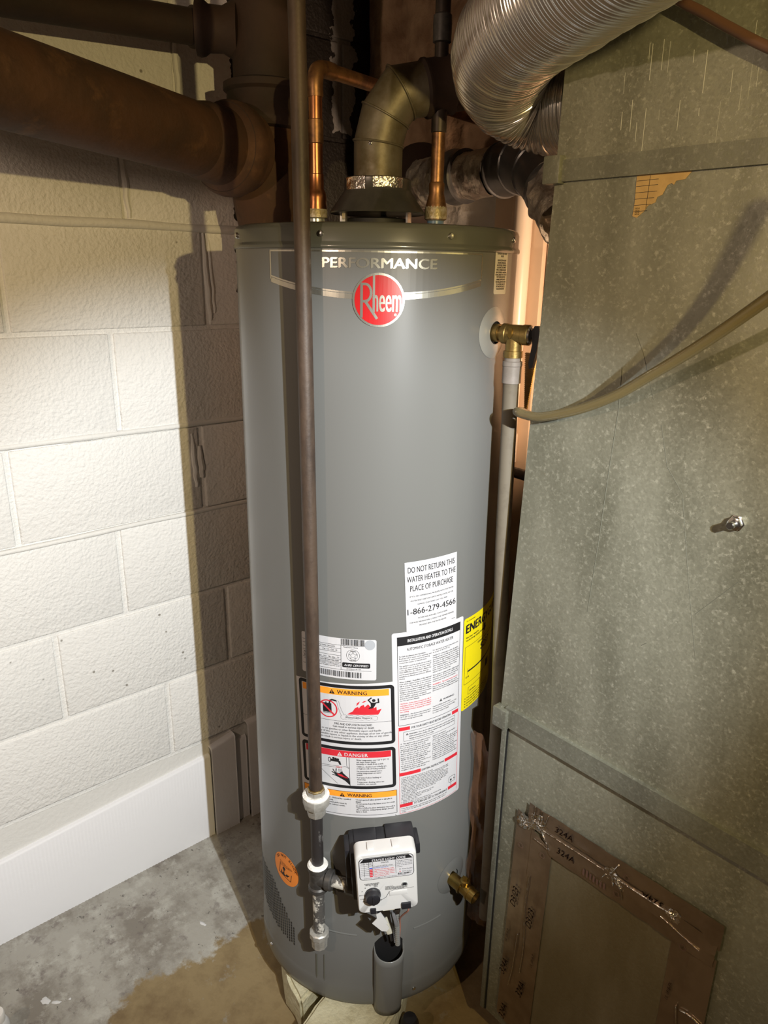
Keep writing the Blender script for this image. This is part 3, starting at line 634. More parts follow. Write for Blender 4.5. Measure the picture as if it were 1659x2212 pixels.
pi_.ring(-.1120, -.0490, .0035, .0050, 1, 4, 20, .6); pi_.poly([(-.1110, -.0515), (-.0970, -.0520), (-.0945, -.0570), (-.0915, -.0570), (-.0930, -.0500), (-.0990, -.0470), (-.1110, -.0470)], 1, 5)
for a in (-.1050, -.1010, -.0970): pi_.disc(a, -.0450 - (a + .105) * .25, .0022, 1, 5, 10); pi_.line([(a, -.0450), (a + .0005, -.0480)], .0018, 1, 5)
pi_.text('HOT', -.0955, -.0640, .0052, 2, 5, 0, 'CENTER'); 
for i in range(5): pi_.line([(-.0965 + .0012 * i, -.0655), (-.0975 + .0019 * i, -.0720)], .0004, 1, 4)
pi_.poly([(-.1050, -.0735), (-.0960, -.0745), (-.0905, -.0700), (-.0890, -.0735), (-.0785, -.0835), (-.0775, -.0975), (-.0860, -.0890), (-.0960, -.0835), (-.1020, -.0810)], 1, 4)
for (a, b) in (((-.1020, -.0745), (-.1010, -.0660)), ((-.1030, -.0755), (-.1070, -.0680)), ((-.1030, -.0770), (-.1090, -.0730)), ((-.1010, -.0800), (-.1080, -.0790))): pi_.line([a, b], .0017, 1, 4)
pi_.poly([(-.1000, -.0755), (-.0920, -.0765), (-.0870, -.0800), (-.0900, -.0815), (-.0970, -.0790)], 2, 5); pi_.text('BURN', -.0870, -.0825, .0042, 2, 6, .02, 'CENTER', rot=-18)
yy = -.0465
for s_ in ('Water temperature over 125\u00b0 F (52\u00b0 C)', 'can cause severe burns', 'instantly or death from scalds.', None, 'Children, disabled and elderly are', 'at highest risk of being scalded.', None, 'See instruction manual before', 'setting temperature at water', 'heater.', None, 'Feel water before bathing or', 'showering.', None, 'Temperature limiting valves are', 'available, see manual.'):
    if s_ is None: yy -= .0012; continue
    pi_.text(s_, -.0650, yy, .0042, 1, 4, .022, 'LEFT', fit=len(s_) * .00150, res=1); yy -= .0040
pi_.rect(-.166, -.1235, .0035, -.1110, 3, 1); pi_.frame(-.166, -.1600, .0035, -.1110, .0008, 1, 2)
pi_.tri_sign(-.0925, -.1225, .0080, 1, 3, 3); pi_.text('WARNING', -.0830, -.1212, .0090, 1, 3, .03, fit=.0420)
yy = -.1285
for s_ in ('\u2022 Do not operate if rubber grommet or sight glass is', '   damaged.', '\u2022 Do not operate if any of the burner access door screws', '   are missing.', '\u2022 Failure to follow the above instructions may result in', '   a fire or explosion, causing property damage, personal', '   injury or death.'):
    pi_.text(s_, -.0690, yy, .0042, 1, 3, .016, 'LEFT', fit=len(s_.strip()) * .00122, res=1); yy -= .0042
yy = -.1285
for s_ in ('\u2022 Burner access door - Removal by a qualified', '   service technician only.', '\u2022 If the door is removed, gasket must be', '   replaced. Use tamper resistant screws.'):
    pi_.text(s_, -.1450, yy, .0042, 1, 3, .016, 'LEFT', fit=len(s_.strip()) * .00150, res=1); yy -= .0048
obj('instruction_label', pi_.geo(on_tank(-30.4, .0004, .00012, z0=.700)), LM, WH, 'large white instruction label with orange, red and black hazard panels', smooth=False)

# data plate
pd = Print([m_lwhite, m_ink, m_lgrey], .5)
pd.rect(-.127, -.0385, .002, .0355, 0, 0, .003)
for (xa, ya, xb, yb) in ((-.125, .0230, -.006, .0230), (-.125, .0165, -.0560, .0165), (-.125, .0100, -.0560, .0100), (-.125, .0040, -.0560, .0040), (-.125, -.0030, -.0560, -.0030), (-.125, -.0090, -.0560, -.0090), (-.0560, .0230, -.0560, -.0215), (-.0950, -.0090, -.0950, -.0215), (-.0950, -.0135, -.0560, -.0135), (-.125, -.0215, -.0060, -.0215)):
    pd.line([(xa, ya), (xb, yb)], .0006, 1, 1)
for s_, x, y, sz, ww in (('MFG. DATE: 27AUG2023', -.0960, .0182, .0040, .030), ('Cap. U.S. Gals. 40', -.0880, .0118, .0040, .026), ('NATURAL', -.1050, .0056, .0040, .012), ('Manifold - 4.0   Max. Inlet - 10.5   Min. Inlet - 5.0', -.1230, -.0015, .0040, .064), ('ANSI Z21.10.1  CSA 4.1-2019 CATEGORY I NATURAL DRAFT', -.1230, -.0075, .0042, .064), ('EQUIPPED FOR INSTALLATION', -.0930, -.0120, .0026, .034), ('MAX WORKING PRESSURE 150 PSI', -.0930, -.0170, .0026, .034), ('LOW NOx REGULATIONS', -.1230, -.0130, .0030, .026), ('Manufacturer\u2019s Rating', -.0520, .0195, .0028, .024), ('ASSEMBLED IN USA', -.0470, -.0200, .0028, .024)):
    pd.text(s_, x, y, sz, 1, 1, .008, 'LEFT', fit=ww, res=1)
pd.barcode(-.0560, .0240, -.0160, .0350, 1, 46, 3); pd.barcode(-.1000, -.0350, -.0200, -.0245, 1, 70, 4)
pd.ring(-.0360, .0060, .0105, .0110, 1, 1, 32); pd.ring(-.0360, .0060, .0072, .0076, 1, 1, 32)
star = [(-.0360 + (.0070 if i % 2 == 0 else .0029) * math.sin(i * PI / 5), .0060 + (.0070 if i % 2 == 0 else .0029) * math.cos(i * PI / 5)) for i in range(11)]
pd.line(star, .0005, 1, 1); pd.text('DESIGN', -.0360, .0133, .0026, 1, 2, .01, 'CENTER'); pd.text('CERTIFIED', -.0360, -.0034, .0022, 1, 2, .01, 'CENTER')
pd.rect(-.0540, -.0165, -.0080, -.0075, 1, 1, .002); pd.text('AHRI CERTIFIED', -.0310, -.0140, .0056, 0, 2, .03, 'CENTER', fit=.040, shear=.2)
pd.poly([(-.0085 + .0085 * math.cos(R_(a)), .0262 + .0090 * math.sin(R_(a))) for a in range(0, 360, 20)], 2, 2)
obj('data_plate', pd.geo(on_tank(-38.8, .0004, z0=.8470)), [m_lwhite, m_ink, m_lgrey], WH, 'white data plate with barcodes', smooth=False)

# yellow energy label
py_ = Print([m_lyellow, m_ink], 1.6)
py_.rect(0, -.0920, .152, .0905, 0, 0, .004)
py_.text('U.S. Government', .006, .0835, .0036, 1, 1, .004); py_.text('ENERGYGUIDE', .006, .0615, .0235, 1, 1, .06, fit=.140, res=3)
py_.poly([(.066, .0560), (.074, .0560), (.074, .0480), (.078, .0480), (.070, .0400), (.062, .0480), (.066, .0480)], 1, 1)
for s_, y in (('Water Heater - Natural Gas', .0510), ('Tank Size (Storage Capacity): 40 gallons', .0455)): py_.text(s_, .006, y, .0046, 1, 1, .01, fit=len(s_) * .0015)
py_.frame(.005, -.0400, .147, .0350, .0007, 1, 1); py_.text('Estimated Yearly Energy Cost', .045, .0270, .0055, 1, 1, .01)
py_.text('$237', .076, .0090, .0200, 1, 1, .03, 'CENTER'); py_.line([(.015, -.0160), (.138, -.0160)], .0030, 1, 1); py_.line([(.015, -.0220), (.015, -.0100)], .0006, 1, 1); py_.text('$178', .0095, -.0285, .0046, 1, 1, .02)
py_.rect(.085, -.0420, .100, -.0260, 1, 2)
py_.frame(.018, -.0650, .060, -.0500, .0007, 1, 1); py_.text('242 therms', .022, -.0600, .0048, 1, 1, .02)
for i, s_ in enumerate(('Your cost will depend on your utility rates and use.', 'Cost range based only on similar capacity models.', 'Estimated energy cost based on a national average.', 'For more information visit ftc.gov/energy.')):
    py_.disc(.010, -.0700 - .0055 * i, .0013, 1, 1, 8); py_.text(s_, .014, -.0714 - .0055 * i, .0043, 1, 1, .012, fit=.090)
obj('energy_label', py_.geo(on_tank(3.2, .0004, z0=.7990)), [m_lyellow, m_ink], WH, 'yellow energy label wrapped round the right side', smooth=False)

# orange round sticker
po = Print([m_lorange2, m_ink], -8)
po.disc(0, 0, .0350, 0, 0, 48)
for i, ch in enumerate('DO NOT BLOCK'):
    a = 152 - i * 11.3
    po.text(ch, .0270 * math.cos(R_(a + 0)), .0270 * math.sin(R_(a)), .0082, 1, 1, .01, 'CENTER', rot=a - 90)
po.text('Do not block air openings\nkeep clear of debris', 0, .0095, .0034, 1, 1, .004, 'CENTER')
po.line([(-.017, .0060), (-.017, -.0190), (.017, -.0190), (.017, -.0020)], .0013, 1, 1); po.line([(-.017, .0020), (.006, .0060)], .0006, 1, 1)
po.poly([(-.0120, -.0175), (-.0120, -.0080), (-.0080, -.0150), (-.0040, -.0100), (.0000, -.0180)], 1, 1); po.disc(-.0045, -.0020, .0040, 1, 1, 12); po.disc(.0060, -.0120, .0030, 1, 1, 12); po.line([(-.0045, -.0050), (-.0030, -.0160), (.0060, -.0140), (.0110, -.0080)], .0022, 1, 1)
obj('sticker', po.geo(on_tank(-84.3, z0=.3545)), [m_lorange2, m_ink], WH, 'orange round sticker', smooth=False)
# slotted air intake: slanting rows of short punched slots
gi = G()
for i in range(26):
    for j in range(22):
        t = -120 + i * 1.62; z = .176 + j * .0066 + (.0 if i % 2 else .0033)
        if z > min(.300, .224 + (-79 - t) * .0047) or z < .178 + (-79 - t) * .0007: continue
        pts = [pol(t + a, RT + .0006, z + b) for a, b in ((-.34, -.0022), (.34, -.0028), (.34, .0022), (-.34, .0028))]
        gi.add(pts, [(0, 1, 2, 3)])
obj('air_intake_slots', gi, m_dark, WH, 'rows of dark punched slots', smooth=False, kind='stuff')
# two embossed slots, access panel outline
for t0, t1, z0_, z1_ in ((-66.4, -65.2, .118, .192), (-62.0, -61.3, .128, .198)):
    pp = Print([m_dark, m_jacket]); x_ = R_(t0 - t1) * RT
    obj('emboss_groove', G().grid(lambda u_, v_: pol(t0 + (t1 - t0) * u_, RT + .0004 + .0012 * math.sin(PI * u_), z0_ + (z1_ - z0_) * v_), 6, 1), m_cap, WH)
obj('panel_bead', G().tube([pol(-63 + i * 1.6, RT, .262 - .0) for i in range(12)], .0016, 8), m_jacket, WH)
obj('panel_bead', G().tube([pol(-18 + i * 1.4, RT, .262) for i in range(12)], .0016, 8), m_jacket, WH)
# burner door: half-round channel in front, open at the top
ch = G()
def chan(u_, v_):
    a = PI * u_; z = .0865 + .1355 * v_; w_ = .0285 - .002 * (1 - v_); d_ = .028
    off = RT - .002 + d_ * math.sin(a) ** .7 ; t = -30.3 - math.degrees(w_ * math.cos(a) / RT)
    return pol(t, off, z + (.016 * (1 - math.sin(a)) * 1.0 if v_ > .999 else 0) )
ch.grid(chan, 24, 10)
o = obj('burner_door', ch, m_jacket, WH, 'half-round front channel holding the burner leads', angle=60)
md = o.modifiers.new('thick', 'SOLIDIFY'); md.thickness = .0018
obj('burner_opening', G().grid(lambda u_, v_: pol(-37 + 13.4 * u_, RT + .0008 - (.0 if 1 else 0), .10 + .165 * v_ - .02 * (2 * u_ - 1) ** 2), 14, 4), m_dark, WH)

# draft hood on the cap
obj('flue_collar', G().lathe([(.052, 1.509), (.052, 1.524), (.046, 1.526), (.046, 1.509)], (CX, CY, 0), seg=40), m_dark, WH)
hood = obj('draft_hood', G().lathe([(.0745, 1.5330), (.0760, 1.5325), (.0770, 1.5345), (.0560, 1.5640), (.0535, 1.5680), (.0535, 1.5830), (.0510, 1.5850), (.0400, 1.5855), (.0400, 1.5800), (.0500, 1.5660), (.0735, 1.5340)], (CX, CY, 0), seg=56), m_blacksheet, WH, 'dark flared draft hood with a rolled rim', angle=45)
obj('foil_patch', G().lathe([(.0545, 1.5660), (.0548, 1.5840), (.050, 1.5860)], (CX, CY, 0), seg=12, arc=(R_(-105), R_(-62))), m_foil, hood)
obj('foil_patch', G().lathe([(.0543, 1.5690), (.0545, 1.5838), (.050, 1.5858)], (CX, CY, 0), seg=12, arc=(R_(-48), R_(5))), m_foil, hood)
for t in (-97, 12, 130, -150):
    a = R_(t); obj('hood_leg', G().box((CX + .062 * math.cos(a), CY + .062 * math.sin(a), 1.526), (.010, .0035, .034), Matrix.Rotation(a + PI / 2, 3, 'Z')), m_chrome, WH)
# stubs for the water pipes
for (x, y, mm, nm) in ((-1.0435, .755, m_greyliner, 'nipple'), (-.9165, .901, m_blueliner, 'nipple')):
    obj(nm, G().lathe([(.0135, 1.508), (.0135, 1.527), (.0120, 1.528)], (x, y, 0), seg=24), mm, WH)
# relief valve, right side: escutcheon, brass body, steel cap, black lever
TV = 11.0; rv = pol(TV, 1, 0) - pol(TV, 0, 0); zv = 1.360
rvp = obj('relief_valve', G().lathe([(.0135, 0), (.0135, .010), (.0110, .0105), (.0110, .016), (.0150, .0165), (.0150, .024), (.0140, .025), (.0140, .050), (.0150, .0505), (.0150, .060), (.0125, .062)], pol(TV, RT + .001, zv), rv, 28)
    .lathe([(.0125, 0), (.0125, -.020), (.0145, -.0205), (.0145, -.030), (.0120, -.0305)], pol(TV, RT + .036, zv - .004), (0, 0, 1), 28), m_brassdull, WH, 'cast brass relief valve with a black lever', angle=40)
obj('escutcheon', G().grid(lambda u_, v_: pol(TV + math.degrees((.017 + .021 * v_) * math.cos(2 * PI * u_) / RT), RT + .0045 - .004 * v_ * v_, zv + (.017 + .021 * v_) * math.sin(2 * PI * u_) * 1.0), 48, 5), m_escut, WH)
obj('valve_bore', G().grid(lambda u_, v_: pol(TV + math.degrees(.0172 * v_ * math.cos(2 * PI * u_) / RT), RT + .0012, zv + .0172 * v_ * math.sin(2 * PI * u_)), 32, 3), m_dark, WH)
tz = pol(TV, RT + .060, zv); tan = Vector((-math.sin(R_(TV)), math.cos(R_(TV)), 0))
obj('valve_cap', G().lathe([(.0125, 0), (.0135, .002), (.0125, .005), (.004, .006), (0, .006)], tz, rv, 24), m_chrome, rvp)
obj('lever', G().prism([tz + rv * a + Vector((0, 0, b)) + tan * -.004 for a, b in ((.005, .006), (.010, .014), (.016, .014), (.0185, .006), (.016, -.020), (.011, -.046), (.006, -.048), (.004, -.040), (.008, -.012))], tan * .008), m_black, rvp)
af = pol(TV, RT + .036, zv + .001) - tan * .0148
obj('flow_arrow', G().prism([af + rv * a + Vector((0, 0, b)) for a, b in ((-.003, .008), (.003, .008), (.003, 0), (.006, 0), (0, -.007), (-.006, 0), (-.003, 0))], tan * .0022), m_brass, rvp)
# drain valve
TD = 3.2; rd = (pol(TD, 1, 0) - pol(TD, 0, 0) + Vector((0, 0, -.08))).normalized(); zd = .340
dv = obj('drain_valve', G().lathe([(.0125, -.004), (.0125, .026), (.0145, .0265), (.0145, .030), (.0115, .031), (.0115, .044), (.0140, .045), (.0140, .049), (.0128, .0495), (.0128, .062), (.0100, .062), (.0095, .050), (0, .050)], pol(TD, RT, zd), rd, 28), m_brass, WH, 'small brass drain valve with an open hose end', angle=40)
upd = Vector((0, 0, 1)) - rd * rd.z; upd.normalize()
sp_ = pol(TD, RT, zd) + rd * .034
obj('stem', G().lathe([(.0075, .006), (.0075, .016), (.0090, .0165), (.0090, .021), (.0055, .022), (.0045, .026), (0, .026)], sp_, upd, 16).box(sp_ + upd * .0255, (.011, .0022, .005)), m_brass, dv)
obj('escutcheon', G().grid(lambda u_, v_: pol(TD + 1 + math.degrees((.014 + .024 * v_) * math.cos(2 * PI * u_) / RT), RT + .0035 - .003 * v_ * v_, zd + .002 + (.014 + .024 * v_) * math.sin(2 * PI * u_)), 48, 5), m_jacket, WH)

# ================================================================ GAS CONTROL
TC = -34.6; rc = pol(TC, 1, 0) - pol(TC, 0, 0); tc_ = Vector((-math.sin(R_(TC)), math.cos(R_(TC)), 0)); roll = R_(3.6)
ex = tc_ * math.cos(roll) + Vector((0, 0, math.sin(roll))); ez = Vector((0, 0, math.cos(roll))) - tc_ * math.sin(roll)
cc = pol(TC, RT, .4765)
def cl(x, y, d): return cc + ex * x + ez * y + rc * d       # x right, y up, d out of the tank
GC = thing('gas_control', 'white square gas control with a black dial on the front of the grey tank', 'gas valve', cl(0, 0, 0))
Rm = Matrix((ex, ez, rc)).transposed()
def cbox(x, y, d, sx, sy, sd, bev=0.0, g=None): return (g or G()).box(cl(x, y, d), (sx, sy, sd), Rm, bev=bev)
g = cbox(-.003, -.013, .028, .112, .104, .058, .006); cbox(.030, .038, .026, .050, .016, .046, .004, g); cbox(-.030, .036, .026, .040, .012, .046, .003, g); cbox(-.060, .005, .026, .014, .060, .040, .003, g); cbox(.058, .022, .026, .010, .022, .040, .003, g)
cbox(-.058, -.040, .022, .020, .040, .036, .004, g)
obj('valve_body', g, m_black, GC, 'black body behind the white cover')
def cover(u_, v_):
    p = rrect(-.0515, -.0655, .0515, .0595, .010, 5); n_ = len(p); k = int(round(u_ * n_)) % n_
    x, y = p[k]; s_ = (1.0, 1.0, .994, .982, .962, .0)[int(round(v_ * 5))]; d = (.054, .074, .0805, .0838, .085, .085)[int(round(v_ * 5))]
    return cl(x * s_, y * s_, d)
cv = obj('cover', G().grid(cover, 24, 5), m_whiteplastic, GC, 'white moulded cover', angle=40)
g = cbox(-.024, .0600, .068, .011, .005, .016, .001); cbox(.018, .0600, .068, .012, .005, .016, .001, g)
obj('clip', g, m_whiteplastic, GC)
pc = Print([m_lwhite, m_ink, m_lred, m_lblue])
def flat(off): return lambda x, y, lay: cl(x, y, off + .0002 * lay)
pc.rect(-.0455, .0065, .0460, .0525, 1, 0, .008); pc.rect(-.0445, .0075, .0450, .0515, 0, 1, .0072)
pc.poly([(-.0440, .0435)] + [(.0445, .0435)] + [(.0380, .0513), (-.0372, .0513)], 1, 2); pc.text('STATUS LIGHT CODE', -.0235, .0445, .0066, 0, 3, .05, fit=.056)
for x in (-.0370, -.0290, -.0225, .0155): pc.line([(x, .0435), (x, .0145)], .0005, 1, 2)
for i in range(6): pc.line([(-.0430, .0365 - .0038 * i), (-.0290, .0365 - .0038 * i)], .0005, 1, 2)
for (x, y, h) in ((-.0225, .0320, .0155),): pc.line([(x, y), (.0155, y)], .0004, 1, 2)
pc.text('LIGHT Flashing', -.0425, .0395, .0032, 1, 2, .004, fit=.018); pc.text('Code', -.0285, .0352, .0030, 1, 2); pc.text('STATUS', -.0085, .0390, .0036, 1, 2, .02)
for i, (s_, k) in enumerate((('Control Off/Pilot Out', 1), ('Normal Operation', 3), ('Thermostat Release Low', 2), ('High Temperature Shutdown', 2), ('Temperature Sensor Failure', 2), ('Gas Control or Valve Failure', 2), ('Flame Sense Error', 2))):
    y = .0330 - .0034 * i; pc.text(s_, -.0210, y, .0034, k, 2, .006, fit=min(.0345, len(s_) * .00150), res=1)
    if k != 1: pc.rect(-.0282, y - .0002, -.0232, y + .0024, k, 2)
for i, s_ in enumerate(('If the status light is not flashing turn knob', 'to OFF, wait 10 min. then see the lighting', 'instructions. If the problem repeats, note', 'the light code and call the service line', 'for assistance.')): pc.text(s_, .0170, .0395 - .0031 * i, .0024, 1, 2, 0, fit=.0265 if i < 4 else .010, res=1)
pc.disc(.0225, .0222, .0010, 1, 2, 8); pc.text('Normal Operation', .0262, .0213, .0028, 1, 2, .01, fit=.017, res=1); pc.disc(.0225, .0174, .0010, 2, 2, 8); pc.text('System Problem', .0262, .0165, .0028, 1, 2, .01, fit=.016, res=1)
pc.barcode(.0190, .0112, .0420, .0148, 1, 26, 9, 2); pc.text('If there is no status light set dial to pilot and see instructions', -.0385, .0094, .0026, 1, 2, 0, fit=.070, res=1)
pc.text('SCALDING RISK INCREASES\nWITH HOTTER WATER', -.0260, -.0030, .0030, 1, 0, .01, 'CENTER', .85, fit=.025, res=1)
pc.text('TO LIGHT PILOT:\nTURN DIAL TO PILOT, PUSH DIAL IN,\nHOLD DIAL, PRESS IGNITER UNTIL\nSTATUS LIGHT FLASHES THEN RELEASE', -.0040, -.0130, .0024, 1, 0, .01, 'LEFT', .85, fit=.032, res=1)
kx, ky = -.0255, -.0245
for i, s_ in enumerate(('A', 'B', 'C', 'VERY\nHOT')):
    a = R_(100 - (i - 2) * 28); pc.text(s_, kx + .0190 * math.cos(a), ky + .0175 * math.sin(a), .0030, 1, 0, .01, 'CENTER', .8, res=1)
for s_, a in (('HOT', 180), ('LOW', 208), ('VAC', 240), ('PILOT', 272), ('OFF', 308)):
    pc.text(s_, kx + .0195 * math.cos(R_(a)), ky + .0175 * math.sin(R_(a)) - .001, .0030, 1, 0, .01, 'CENTER', res=1)
    pc.line([(kx + .0142 * math.cos(R_(a)), ky + .0142 * math.sin(R_(a))), (kx + .0160 * math.cos(R_(a)), ky + .0160 * math.sin(R_(a)))], .0006, 1, 0)
pc.line([(kx - .018 , ky - .014)] + [(kx + .0205 * math.cos(R_(a)), ky + .0205 * math.sin(R_(a))) for a in range(220, 320, 12)] + [(kx + .022, ky - .010), (kx + .028, ky + .001), (kx + .038, ky + .0045), (kx + .070, ky + .0050)], .0006, 1, 0)
pc.text('STATUS', .0290, -.0175, .0026, 1, 0, .01, 'CENTER', res=1)
obj('status_label', pc.geo(flat(.0856), cut=0), [m_lwhite, m_ink, m_lred, m_lblue], cv, 'printed status light code panel', smooth=False)
obj('dial', G().lathe([(.0135, 0), (.0135, .004), (.0122, .0055), (.0115, .013), (.0095, .0145), (0, .0145)], cl(kx, ky, .0852), rc, 32).box(cl(kx, ky, .0990), (.004, .019, .004), Rm, bev=.001), m_black, GC, 'black temperature dial')
obj('status_light', G().lathe([(.0050, 0), (.0050, .0012), (.0040, .0015), (.0034, .0002), (0, .0002)], cl(.0290, -.0110, .0852), rc, 20), m_greyliner, GC)
obj('status_lens', G().lathe([(.0034, .0004), (.002, .0010), (0, .0012)], cl(.0290, -.0110, .0852), rc, 16), m_black, GC)
obj('moulded_plate', cbox(.018, -.0280, .0855, .030, .0090, .0012, .0004), m_whiteplastic, GC)
obj('plug', cbox(-.0265, -.0605, .0800, .0100, .0110, .016, .0012), m_black, GC); obj('plug', cbox(.0300, -.0565, .0800, .0165, .0120, .018, .0012), m_black, GC)
obj('bleed_slot', cbox(.000, -.0645, .080, .020, .0020, .008), m_lightconn, GC)
# leads from the control down into the burner door
def lead(name, pts, r, mat, label=None): return obj(name, G().tube(smooth_path(pts, 8), r, 10), mat, GC, label)
lead('lead_wire', [cl(-.0265, -.069, .070), cl(-.022, -.080, .066), cl(-.014, -.098, .058), cl(.000, -.140, .040), cl(.006, -.200, .026)], .0024, m_black)
lead('lead_wire', [cl(.002, -.066, .060), cl(.002, -.085, .055), cl(.006, -.110, .045), cl(.010, -.150, .030), cl(.012, -.21, .022)], .0017, m_greywire)
lead('igniter_wire', [cl(.0345, -.066, .078), cl(.034, -.080, .076), cl(.027, -.105, .060), cl(.022, -.130, .045), cl(.0225, -.165, .032), cl(.020, -.21, .022)], .0015, m_pinkwire, 'thin pink igniter wire')
lead('gas_tube', [cl(.0165, -.060, .050), cl(.0165, -.085, .050), cl(.0165, -.100, .047)], .0058, m_darksteel)
obj('compression_nut', G().lathe([(.0070, 0), (.0070, .012), (.0060, .013), (.0066, .014), (.0066, .024), (.0050, .026)], cl(.0165, -.0835, .050), -ez, 6), m_darksteel, GC)
obj('corrugated_tube', G().tube([cl(.0165 + .0008 * i / 30, -.105 - .0032 * i, .046 - .00075 * i) for i in range(36)], .005, 14, radii=[.0052 if i % 2 else .0040 for i in range(36)]), m_greyliner, GC)
obj('connector', G().box(cl(-.002, -.135, .052), (.0095, .034, .008), Rm @ Matrix.Rotation(.22, 3, 'Z'), bev=.0015), m_lightconn, GC, 'ivory wire connector')
obj('connector', G().box(cl(.0125, -.122, .052), (.0060, .030, .007), Rm @ Matrix.Rotation(.18, 3, 'Z'), bev=.0012), m_greywire, GC)
tg = [(-.021, -.0905), (-.013, -.0865), (-.0015, -.112), (-.004, -.1145), (.0005, -.124), (-.0045, -.131), (-.013, -.129), (-.029, -.109), (-.020, -.099)]
obj('wire_tag', G().prism([cl(x, y, .066) for x, y in tg], rc * .0012), m_whiteplastic, GC, 'white folded wire tag')

# ================================================================ GAS PIPE
def gp_at(z):
    t = (z - .27) / (1.82 - .27); return Vector((-.8600, .6107, .27)).lerp(Vector((-.8682, .6008, 1.82)), t)
ga = (gp_at(1.8) - gp_at(.3)).normalized()
GP = thing('gas_pipe', 'rusty brown iron gas pipe running down in front of the grey tank', 'pipe', gp_at(.25))
obj('riser', G().tube([gp_at(.593), gp_at(1.0), gp_at(1.4), gp_at(1.72), gp_at(2.25)], .0112, 24), m_gaspipe, GP, 'long rusty brown riser')
def on_gp(prof, z, mat, name, seg=24, label=None, ref=None): return obj(name, G().lathe(prof, gp_at(z), ga, seg, ref=ref), mat, GP, label, angle=32)
un = on_gp([(.0150, .0), (.0165, .003), (.0165, .018), (.0150, .020), (.0225, .0205), (.0235, .023), (.0235, .036), (.0215, .040), (.0160, .0405), (.0160, .052), (.0145, .055), (.0112, .055)], .543, m_galvfit, 'union', 8, 'grey hexagonal pipe union smeared with white sealant')
obj('sealant', G().lathe([(.0162, .0395), (.0228, .0395), (.0235, .0425), (.0190, .0450), (.0165, .0440)], gp_at(.543), ga, 24), m_dope, un)
obj('collar', G().lathe([(.0125, 0), (.0155, .001), (.0155, .012), (.0130, .014), (.0112, .014)], gp_at(.585), ga, 8), m_brassdull, un)
obj('nipple', G().tube([gp_at(.425), gp_at(.546)], .0108, 20), m_nipple, GP, 'black nipple with white scrapes')
zt = .405
bdir = (cl(-.052, -.060, .026) - gp_at(zt)); bdir.z *= .4; bdir.normalize()
te = obj('tee', G().lathe([(.0165, -.028), (.0180, -.026), (.0180, -.019), (.0155, -.016), (.0155, .016), (.0180, .019), (.0180, .027), (.0165, .029)], gp_at(zt), ga, 24)
    .lathe([(.0150, 0), (.0155, .016), (.0185, .019), (.0185, .028), (.0165, .030)], gp_at(zt), bdir, 24), m_fitting, GP, 'grey iron tee', angle=35)
obj('sealant', G().lathe([(.0115, .024), (.0172, .0255), (.0188, .0285), (.0165, .0320), (.0112, .0325)], gp_at(zt), ga, 24), m_dope, te)
obj('inlet_nipple', G().tube([gp_at(zt) + bdir * .026, gp_at(zt) + bdir * .078], .0108, 20), m_dirtywhite, GP, 'short inlet nipple smeared with sealant')
obj('inlet_boss', G().lathe([(.0165, .058), (.0165, .075)], gp_at(zt), bdir, 8), m_fitting, GP)
obj('drip_leg', G().tube([gp_at(.263), gp_at(.380)], .0108, 20), m_dirtywhite, GP, 'drip leg smeared with white sealant')
obj('cap', G().lathe([(0, -.018), (.0125, -.018), (.0150, -.015), (.0158, .006), (.0185, .008), (.0185, .018), (.0165, .020), (.0112, .021)], gp_at(.260), ga, 10), m_galvfit, GP, 'pale grey pipe cap', angle=30)

# ================================================================ DISCHARGE PIPE
DPt = pol(TV, RT + .036, zv - .034)
DP = thing('discharge_pipe', 'grey plastic discharge pipe dropping from the brass relief valve', 'pipe', (DPt.x + .02, DPt.y + .012, .25))
obj('adapter', G().lathe([(.0125, .004), (.0125, -.005), (.0148, -.006), (.0150, -.012), (.0142, -.013), (.0142, -.038), (.0112, -.0385)], DPt, (0, 0, 1), 24), m_cpvcfit, DP, 'pale grey pipe adapter', angle=35)
obj('pipe', G().tube([DPt - Vector((0, 0, .036)), DPt + Vector((.004, .003, -.30)), DPt + Vector((.0145, .010, -.60)), DPt + Vector((.020, .012, -1.075))], .0120, 20), m_cpvc, DP)

# ================================================================ VENT PIPE FROM THE HOOD
VP = thing('vent_pipe', 'weathered galvanised vent elbow rising from the hood on the heater', 'vent pipe', (CX, CY, 1.585))
fdir = Vector((.45, .85, .20)).normalized()
e0, e1, e2, e3 = Vector((CX, CY, 1.583)), Vector((CX, CY, 1.636)), Vector((CX + .009, CY + .006, 1.676)), Vector((CX + .026, CY + .022, 1.707))
e4 = e3 + fdir * .040
def gore(a, b, na, nb, r0, r1, mat, name):
    """one elbow gore: cut by planes with normals na, nb at its ends"""
    d = (b - a).normalized(); x = d.cross(Vector((0, 1, 0))).normalized(); y = d.cross(x); g = G(); vs = []; fs = []; n_ = 40
    for (p, nn, r) in ((a, na, r0), (b, nb, r1)):
        for k in range(n_):
            q = p + (x * math.cos(2 * PI * k / n_) + y * math.sin(2 * PI * k / n_)) * r
            q = q + d * ((p - q).dot(nn) / d.dot(nn)); vs.append(q)
    fs = [(k, (k + 1) % n_, (k + 1) % n_ + n_, k + n_) for k in range(n_)]
    o = obj(name, g.add(vs, fs), mat, VP, angle=80)
    # rolled seam at the lower end
    obj('seam', G().tube([vs[k % n_] + (vs[k % n_] - a).normalized() * .0008 for k in range(n_ + 1)], .0017, 8, cap=False), mat, o); return o
dirs = [(e1 - e0).normalized(), (e2 - e1).normalized(), (e3 - e2).normalized(), (e4 - e3).normalized()]
nn = [dirs[0]] + [(dirs[i] + dirs[i + 1]).normalized() for i in range(3)] + [dirs[3]]
P_ = [e0, e1, e2, e3, e4]
for i in range(4): gore(P_[i], P_[i + 1], nn[i], nn[i + 1], .0385, .0385 if i else .0385, m_vent, 'elbow_section')
